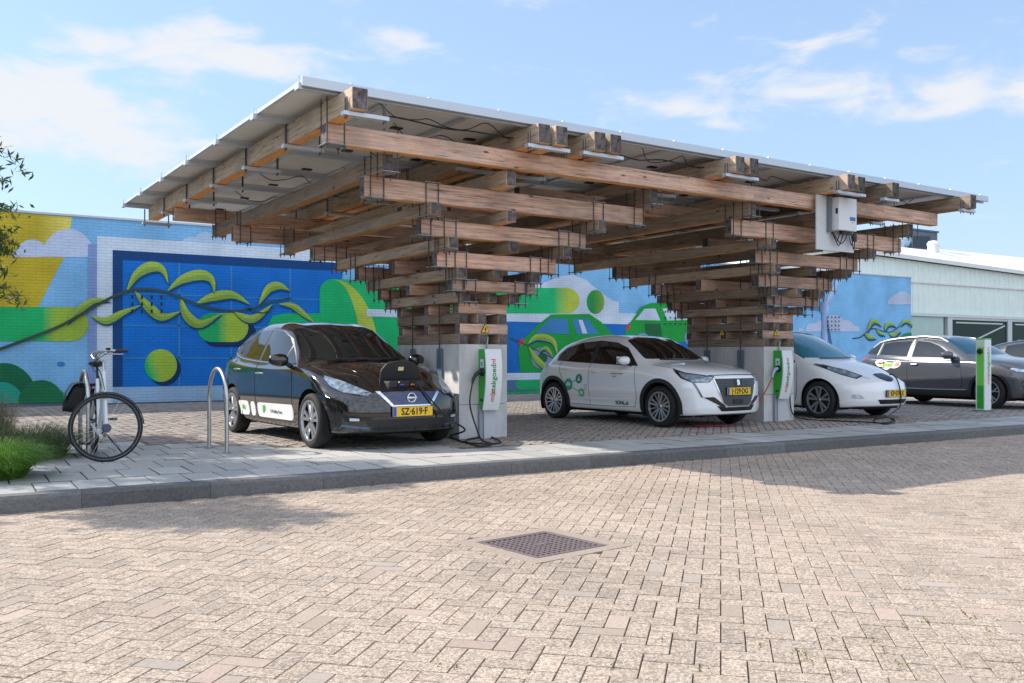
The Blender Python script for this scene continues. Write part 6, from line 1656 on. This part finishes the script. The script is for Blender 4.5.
mb = MB(); mb.tube([(0,.60,.27),(.07,.60,.27),(.075,.52,.40)], .008, 8); mb.tube([(0,.60,.27),(-.07,.60,.27),(-.075,.68,.14)], .008, 8); mb.build('crank', bch, bk, True)
mb = MB(); mb.box(.08,.17,.49,.56,.39,.415,.004); mb.build('pedal', bb, bk); mb = MB(); mb.box(-.17,-.08,.65,.72,.125,.15,.004); mb.build('pedal', bb, bk)
bt('kickstand', [(.02,.66,.27),(.07,.62,.24),(.235,.50,.012)], .008, bb)
mb = MB(); mb.lathe([(0,-.085),(.035,-.085),(.045,-.07),(.045,-.055),(0,-.055)], 18, axis='y', M=Matrix.Translation((0,0,WR))); mb.build('hub_dynamo', mat('dynamo_blue',(0.03,0.06,0.13),.3,coat=.5), bk, True)
mb = MB(); mb.box(-.01,.01,WB+.27,WB+.285,.66,.74,.003); mb.build('rear_light', redl, bk)

fab = mat('bag_black', (0.018,0.018,0.021), .8, noise=.4, nscale=20, bump=.3, bscale=60); fabg = mat('bag_grey', (0.15,0.17,0.20), .75, noise=.3, nscale=14)
pn = thing('pannier_bag', 'black and grey pannier bag hanging at the rear rack of the white bicycle', 'pannier bag', (1.49+.02,10.14+1.05,0), math.radians(-4))
for s_ in (-1,):
    bm = bmesh.new(); bmesh.ops.create_cube(bm, size=1); bmesh.ops.subdivide_edges(bm, edges=bm.edges[:], cuts=5, use_grid_fill=True)
    for v in bm.verts:
        x,y,z = v.co*2
        wdt = .075*(1+.35*(.5-z*.5))*(1-.25*abs(y)**4)*(1-.2*abs(z)**4)
        v.co = Vector((s_*(.16+.05*(1-z)*.5)+x*wdt, y*.17*(1-.12*abs(z)**4)+.03, .605+z*.155*(1-.08*abs(y)**3)+ (.0)))
    me = bpy.data.meshes.new('bag'); bm.to_mesh(me); bm.free(); me.materials.append(fab); me.polygons.foreach_set('use_smooth',[True]*len(me.polygons))
    bg_ = bpy.data.objects.new('bag', me); link(bg_, pn)
    if s_ < 0: bg_.rotation_euler = (0, math.radians(10), 0); bg_.location = (-.10,0,-.02)
    V = []
    pr = [(.05,.795),(.15,.80),(.245,.765),(.285,.68),(.30,.58)]
    mb = MB()
    for i,(a,bz) in enumerate(pr): V += [(s_*a,-.15,bz),(s_*a,.21,bz)]
    mb.add(V, [(2*i,2*i+1,2*i+3,2*i+2) for i in range(len(pr)-1)]); fo = mb.build('flap', fabg, bg_, True); fo.modifiers.new('t','SOLIDIFY').thickness = .006
    mb = MB(); mb.box(s_*.293-.004,s_*.293+.004,.0,.03,.50,.60); mb.build('strap', fab, bg_)
mb = MB(); mb.box(-.16,.07,-.13,.19,.757,.772,.006); mb.build('bridge', fab, pn)

# ---------------------------------------------------------------- charging boxes and post
chg = mat('charger_green', (0.02,0.38,0.03), .35, coat=.3); chw = mat('charger_white', (0.74,0.76,0.78), .35, coat=.3); chl = mat('charger_lime', (0.16,0.68,0.06), .35, coat=.3)
tor = mat('letter_orange', (0.80,0.20,0.03), .5); tgr = mat('letter_green', (0.03,0.45,0.08), .5)
def charger(label, X, Yw, rz, plug_m):
    t = thing('charging_box', label, 'charging station', (X,Yw,0), rz, 'green and white charging boxes on the concrete towers')
    n = 14; z0, z1 = .375, 1.17; prof = []
    for i in range(n+1):
        s = i/n; z = z0+(z1-z0)*s; prof.append((-(.085+.135*math.sin(PI*(.12+.60*s))), z))
    # green body between the wall and the curved front
    poly = [(0,z0+.06)]+[(y+.022,max(z,z0+.03)) for y,z in prof]+[(0,z1)]
    mb = MB(); mb.prism(poly, .012, .228, 'yz'); bd = mb.build('housing', chg, t)
    mb = MB(); V = []
    for y,z in prof:
        V += [(0,y,z),(.24,y,z),(.24,y+.02,z),(0,y+.02,z)]
    F = []
    for i in range(n):
        a = 4*i
        for k in range(4): F.append((a+k,a+(k+1)%4,a+4+(k+1)%4,a+4+k))
    F += [(0,1,2,3),(4*n+3,4*n+2,4*n+1,4*n)]
    mb.add(V,F); cv = mb.build('front_cover', chw, t, True)
    # lettering reading upwards
    zc = .80; y_ = -.222
    def vt(s, z, size, m):
        M = Matrix(((0,-1,0,.115),(0,0,-1,y_+(.004 if z > .6 else .028)),(1,0,0,z),(0,0,0,1)))
        # text x -> z, text y -> -x, normal -> -y
        o_ = text_mesh('lettering', s, size, m, cv, M, .001, bold=.0016)
        zs_ = [q[1] for q in prof]; ys_ = [q[0] for q in prof]
        for v_ in o_.data.vertices: v_.co.y = float(np.interp(v_.co.z, zs_, ys_))-.0025-(.0015 if v_.co.y < y_ else 0)
    vt('mijn', .565, .095, tor); vt('stekgoed', .78, .105, tgr); vt('.nl', 1.00, .095, tor)
    mb = MB(); mb.box(.008,.012,-.13,-.05,.93,1.04); mb.build('display', mat('display_pale',(0.60,0.68,0.72),.3), bd)
    mb = MB(); mb.box(.004,.0085,-.105,-.078,.955,1.0); mb.build('display_symbol', stick_b, bd)
    mb = MB(); mb.lathe([(0,-.016),(.048,-.016),(.055,-.004),(.055,.012)], 24, axis='x', M=Matrix.Translation((.0,-.105,.87))); mb.build('socket', jb, bd, True)
    mb = MB(); mb.tube(catmull([(-.01,-.105,.87),(-.05,-.105,.865),(-.09,-.11,.84),(-.13,-.115,.79),(-.15,-.12,.73)],5), [.030]*6+[.026]*6+[.022]*5+[.018]*4, 12); mb.build('plug', plug_m, t, True)
    mb = MB(); mb.box(.004,.0,0,0,0,0) if False else mb.box(.005,.010,-.11,-.05,.49,.52,.001); mb.build('latch', jb, bd)
    mb = MB(); mb.tube([(.12,-.03,1.16),(.12,-.03,1.2),(.14,-.02,1.33)], .012, 8); mb.build('conduit', steel, t, True)
    mb = MB(); mb.box(.0,.055,-.045,-.003,0.0,.44,.003); mb.build('lower_duct', mat('duct_pale',(0.28,0.30,0.34),.5), t)
    mb = MB(); mb.box(.06,.24,-.06,-.003,0.0,.37,.004); mb.build('meter_box', mat('meter_grey',(0.50,0.52,0.54),.6), t)
    return t
cx1 = onY(477.7, 380, 10.13*S)[0]
ch1 = charger('charging box with a black plug, on the front of the left concrete block', cx1, 10.13*S-.002, 0, bb)
tw2 = world_from_local(11.21, 10.13)
cx2 = onY(772.5, 380, tw2[1]+.01)[0]
ch2 = charger('charging box with a dark red cable, on the front of the right concrete block', cx2, tw2[1]+.003, math.radians(1.4), mat('plug_grey',(0.35,0.45,0.55),.4))
def cable(label, pts, m, r=.011, name='charging_cable', k=8):
    mb = MB(); mb.tube(catmull(pts,k), r, 8); o = mb.build(name, m, None, True); tag(o, label, 'charging cable'); return o
cabk = mat('cable_black', (0.012,0.012,0.014), .5); cabr = mat('cable_red', (0.42,0.03,0.06), .45)
pA = Vector((cx1-.15, 10.13*S-.12, .73))
g1 = lambda u,v,z=.013: (*gnd(u,v,z), z)
f_ = car1.matrix_world if False else None
def carpt(car, x, y, z):
    a = car.rotation_euler.z; c, s = math.cos(a), math.sin(a); return (car.location.x+x*c-y*s, car.location.y+x*s+y*c, z)
cable('black cable from the left charging box to the nose of the black car',
  [tuple(pA+Vector((.02,0,.05))),tuple(pA),(cx1-.19,10.13*S-.13,.45),(cx1-.12,10.13*S-.20,.12),g1(482,440),g1(492,444),g1(478,446),g1(466,440),g1(490,437),g1(500,443),g1(470,443),g1(458,440),g1(450,436,.03),
   carpt(car1,-.03,-.70,.20),carpt(car1,-.04,-.45,.36),carpt(car1,.0,-.22,.60),carpt(car1,.08,-.12,.76),carpt(car1,.125,-.08,.80)], cabk, .011)
pB = Vector((cx2-.15, tw2[1]-.12, .73))
cable('dark red cable from the right charging box to the ground beside the white hatchback',
  [tuple(pB+Vector((.02,0,.05))),tuple(pB),(cx2-.42,tw2[1]-.10,.36),(cx2-.62,tw2[1]+.1,.12),(cx2-.72,tw2[1]+.35,.014),carpt(car2,.45,-.4,.014),carpt(car2,.35,-.1,.014),carpt(car2,.5,.15,.014),carpt(car2,.6,.3,.014),carpt(car2,.9,.1,.014),carpt(car2,1.2,.2,.014)], cabr, .010)
nz = carpt(car3,.10,-.08,.0)
cable('black cable hanging from the rounded white hatchback, coiled on the ground below',
  [(cx2+.25,tw2[1]+.02,.86),(cx2+.29,tw2[1]-.02,.80),(cx2+.36,tw2[1]-.03,.50),(cx2+.45,tw2[1]-.02,.12),(cx2+.7,tw2[1]-.12,.013),g1(840,421),g1(862,422),g1(885,423),g1(893,420,.03),g1(893,418,.12),g1(886,417,.16),g1(876,419,.05),g1(874,422,.013),g1(886,424),g1(895,421,.03),g1(889,416,.10),
   carpt(car3,-.02,-.10,.22),carpt(car3,-.03,-.10,.45),carpt(car3,.02,-.09,.66),carpt(car3,.10,-.08,.755),carpt(car3,.16,-.07,.76)], cabk, .011)
# free-standing post
pp_ = gnd(983.5,411); 
ps = thing('charging_post', 'free-standing green and white charging post in front of the grey crossover', 'charging station', (pp_[0],pp_[1],0), math.radians(2))
mb = MB(); mb.box(-.12,.12,-.09,.09,.02,1.40,.006); core = mb.build('column', chw, ps)
mb = MB(); mb.box(-.126,-.121,-.07,.062,.50,1.25,.001); mb.build('lime_panel', chl, ps)
mb = MB(); mb.box(-.126,-.121,-.07,.062,.05,.50,.001); mb.build('green_panel', chg, ps)
mb = MB(); mb.box(-.125,-.121,-.07,.062,1.25,1.36,.001); mb.build('pale_panel', mat('pale_lime',(0.62,0.78,0.55),.4), ps)
mb = MB(); mb.box(-.12,.12,-.09,.09,1.401,1.425,.004); mb.build('cap', mat('cap_green',(0.10,0.55,0.06),.4), ps)
mb = MB(); mb.lathe([(0,-.05),(.045,-.05),(.055,-.01),(.055,.0)], 20, axis='x', M=Matrix.Translation((-.121,0,1.17))); mb.build('socket', jb, ps, True)
mb = MB(); mb.box(-.17,.17,-.13,.13,0,.02,.003); mb.build('base_plate', mat('base_green',(0.02,0.16,0.09),.5), ps)
for s_, z_, sz_, m_ in (('mijn',.62,.12,tor),('stekgoed',.92,.13,tgr),('.nl',1.2,.12,tor)):
    M = Matrix(((0,-1,0,.01),(0,0,-1,-.0935),(1,0,0,z_),(0,0,0,1))); text_mesh('lettering', s_, sz_, m_, core, M, .001, bold=.001)
# ---------------------------------------------------------------- planting
def blade_mat(name, c1, c2):
    m = bpy.data.materials.new(name); nt, b = nodes(m); N = nt.nodes; L = nt.links
    tc = N.new('ShaderNodeTexCoord'); n = N.new('ShaderNodeTexNoise'); n.inputs['Scale'].default_value = 9; n.inputs['Detail'].default_value = 3; L.new(tc.outputs['Object'], n.inputs['Vector'])
    mx = N.new('ShaderNodeMix'); mx.data_type = 'RGBA'; r = N.new('ShaderNodeMapRange'); r.inputs[1].default_value=.35; r.inputs[2].default_value=.65; L.new(n.outputs['Fac'], r.inputs[0]); L.new(r.outputs[0], mx.inputs[0])
    mx.inputs[6].default_value = (*c1,1); mx.inputs[7].default_value = (*c2,1); L.new(mx.outputs[2], b.inputs['Base Color']); setin(b,'Roughness',.55)
    tr = N.new('ShaderNodeBsdfTranslucent'); L.new(mx.outputs[2], tr.inputs['Color']); ms = N.new('ShaderNodeMixShader'); ms.inputs[0].default_value = .3
    L.new(b.outputs[0], ms.inputs[1]); L.new(tr.outputs[0], ms.inputs[2]); L.new(ms.outputs[0], N['Material Output'].inputs[0]); return m
gA = blade_mat('grass_bright', (0.20,0.38,0.045), (0.09,0.22,0.025)); gB = blade_mat('grass_dark', (0.09,0.15,0.045), (0.13,0.15,0.06)); gC = blade_mat('grass_dry', (0.22,0.20,0.11), (0.12,0.14,0.07))
def clump(label, x, y, R, H, n, m, seed, droop=1.0, wd=.004):
    r = random.Random(seed); mb = MB()
    for i in range(n):
        a = r.uniform(0,2*PI); q = math.sqrt(r.random())*R*.55; bx, by = q*math.cos(a), q*math.sin(a)
        a2 = a+r.gauss(0,.6); l = R*r.uniform(.35,1.0)*droop; h = H*r.uniform(.55,1.05)*(1-.35*q/(R*.55)); w = wd*r.uniform(.6,1.2)
        d = Vector((math.cos(a2),math.sin(a2),0)); s = Vector((-d.y,d.x,0)); V = []
        for k,(f,g) in enumerate(((0,0),(.25,.55),(.6,.95),(1.0,1.0-.35*r.random()*droop))):
            p = Vector((bx,by,0))+d*l*f+Vector((0,0,h*g)); ww = w*(1-.9*k/3); V += [p-s*ww,p+s*ww]
        mb.add(V, [(0,1,3,2),(2,3,5,4),(4,5,7,6)])
    o = mb.build('ornamental_grass', m, None, True, fixn=False); o.location = (x,y,0); tag(o, label, 'grass clump', 'clumps of ornamental grass at the left edge'); return o
clump('bright green mounded grass clump at the front of the left bed', .42,9.32,.50,.40,4200,gA,1)
clump('bright green grass clump cut by the left edge, behind the front mound', -.15,9.9,.55,.50,3600,gA,2)
clump('dark sprawling grass clump reaching over the pavement beside the bicycle', .86,11.0,.62,.42,3200,gB,3,1.1,.003)
clump('tall dry wispy grass at the left edge behind the green mounds', .45,11.9,.55,.85,1600,gC,4,.6,.0024)
clump('dark grass clump at the back of the left bed', -.25,12.6,.6,.55,1800,gB,5,1,.004)

# ---------------------------------------------------------------- tree at the left edge
tm = blade_mat('needle_leaf', (0.15,0.21,0.05), (0.06,0.10,0.03)); bkm = mat('bark', (0.13,0.10,0.075), .9, noise=.5, nscale=14, bump=.6, bscale=25)
tree = thing('tamarisk_tree', 'feathery green tree whose hanging twigs reach in at the left edge', 'tree', (-1.95,13.1,0))
rt = random.Random(21)
mb = MB()
mb.tube(catmull([(0,0,-.1),(.08,.05,.9),(-.05,.0,1.8),(.1,.1,2.8),(.05,0,4.0),(.1,.1,5.0)],5), [.17-.14*i/25 for i in range(26)], 10)
ends = []
limbs = []
for k in range(16):
    a = rt.uniform(0,2*PI); z0 = rt.uniform(1.6,3.8); l = rt.uniform(1.2,2.2); up = rt.uniform(.1,1.3)
    P = [Vector((0.03,0.03,z0)),Vector((math.cos(a)*l*.4,math.sin(a)*l*.45,z0+up*.6)),Vector((math.cos(a)*l,math.sin(a)*l*1.25,z0+up)),Vector((math.cos(a)*l*1.2,math.sin(a)*l*1.5,z0+up*.7))]
    limbs.append(P)
# limbs that reach into the picture
limbs += [[Vector((.03,.03,2.0)),Vector((1.0,-1.0,2.9)),Vector((1.8,-1.8,2.9)),Vector((2.26,-2.1,2.3))],
          [Vector((.03,.03,2.6)),Vector((1.0,-1.0,3.4)),Vector((1.9,-1.7,3.6)),Vector((2.10,-1.9,3.2))],
          [Vector((.03,.03,1.8)),Vector((1.0,-1.2,2.3)),Vector((1.7,-1.9,2.3)),Vector((2.2,-2.2,1.8))]]
tips = []
for P in limbs:
    C = catmull(P,6); mb.tube(C, [.045-.035*i/(len(C)-1) for i in range(len(C))], 6)
    for c in C[6:]: tips.append(c)
mb.build('trunk', bkm, tree, True)
cr = MB(); tw_ = MB()
def spray(p, L_, n, sp, ls=1.0):
    """a drooping twig with fine leaves along it"""
    a = rt.uniform(0,2*PI); d = Vector((math.cos(a)*.7,math.sin(a)*.7,rt.uniform(-.8,.35))).normalized()
    q = p.copy(); pts = [q.copy()]
    for k in range(5):
        d = (d+Vector((rt.gauss(0,.18),rt.gauss(0,.18),-.16))).normalized(); q = q+d*L_/5; pts.append(q.copy())
    tw_.tube(pts, [.004,.0035,.003,.0025,.002,.0012], 3, cap=False)
    for i in range(n):
        s = rt.random()**.8*4.99; k = int(s); c = pts[k].lerp(pts[k+1], s-k)
        c = c+Vector((rt.gauss(0,sp),rt.gauss(0,sp),rt.gauss(0,sp)))
        e = Vector((rt.gauss(0,1),rt.gauss(0,1),rt.gauss(-.2,1))).normalized(); f = e.cross(Vector((rt.gauss(0,1),rt.gauss(0,1),rt.gauss(0,1)))).normalized()
        l = rt.uniform(.016,.04)*ls; w = rt.uniform(.0022,.0045)*ls*(1.0 if ls < 1 else 1.9)
        cr.add([c-e*l,c-f*w,c+e*l,c+f*w],[(0,1,2,3)])
for c in tips:
    for _ in range(8): spray(c+Vector((rt.gauss(0,.12),rt.gauss(0,.12),rt.gauss(0,.1))), rt.uniform(.35,.75), 52, .035, 1.9)
for P in limbs[-3:]:
    C = catmull(P,6)
    for c in C[9:]:
        for _ in range(14): spray(c, rt.uniform(.25,.5), 260, .017, .9)
tw_.build('twigs', bkm, tree, fixn=False)
cro = mesh('crown', cr.v, cr.f, tm, tree)
# hedge beyond the left edge of the picture (unseen, added so the car sides have something to reflect)
hg = MB(); rh = random.Random(8)
for i in range(9000):
    y = rh.uniform(-6,30); z = 3.2*rh.random()**.7; x = -13+rh.gauss(0,.5)*(1.2-z/4)
    c = Vector((x,y,z)); e = Vector((rh.gauss(0,1),rh.gauss(0,1),rh.gauss(0,1))).normalized(); f = e.cross(Vector((rh.gauss(0,1),rh.gauss(0,1),rh.gauss(0,1)))).normalized(); l = rh.uniform(.12,.25)
    hg.add([c-e*l,c-f*l*.6,c+e*l,c+f*l*.6],[(0,1,2,3)])
for i in range(1): hg.box(-13.5,-12.6,-6,30,0,2.5)
hgo = hg.build('hedge', tm, None, fixn=False); tag(hgo, 'tall clipped hedge added outside the left edge of the picture for the car reflections', 'hedge')
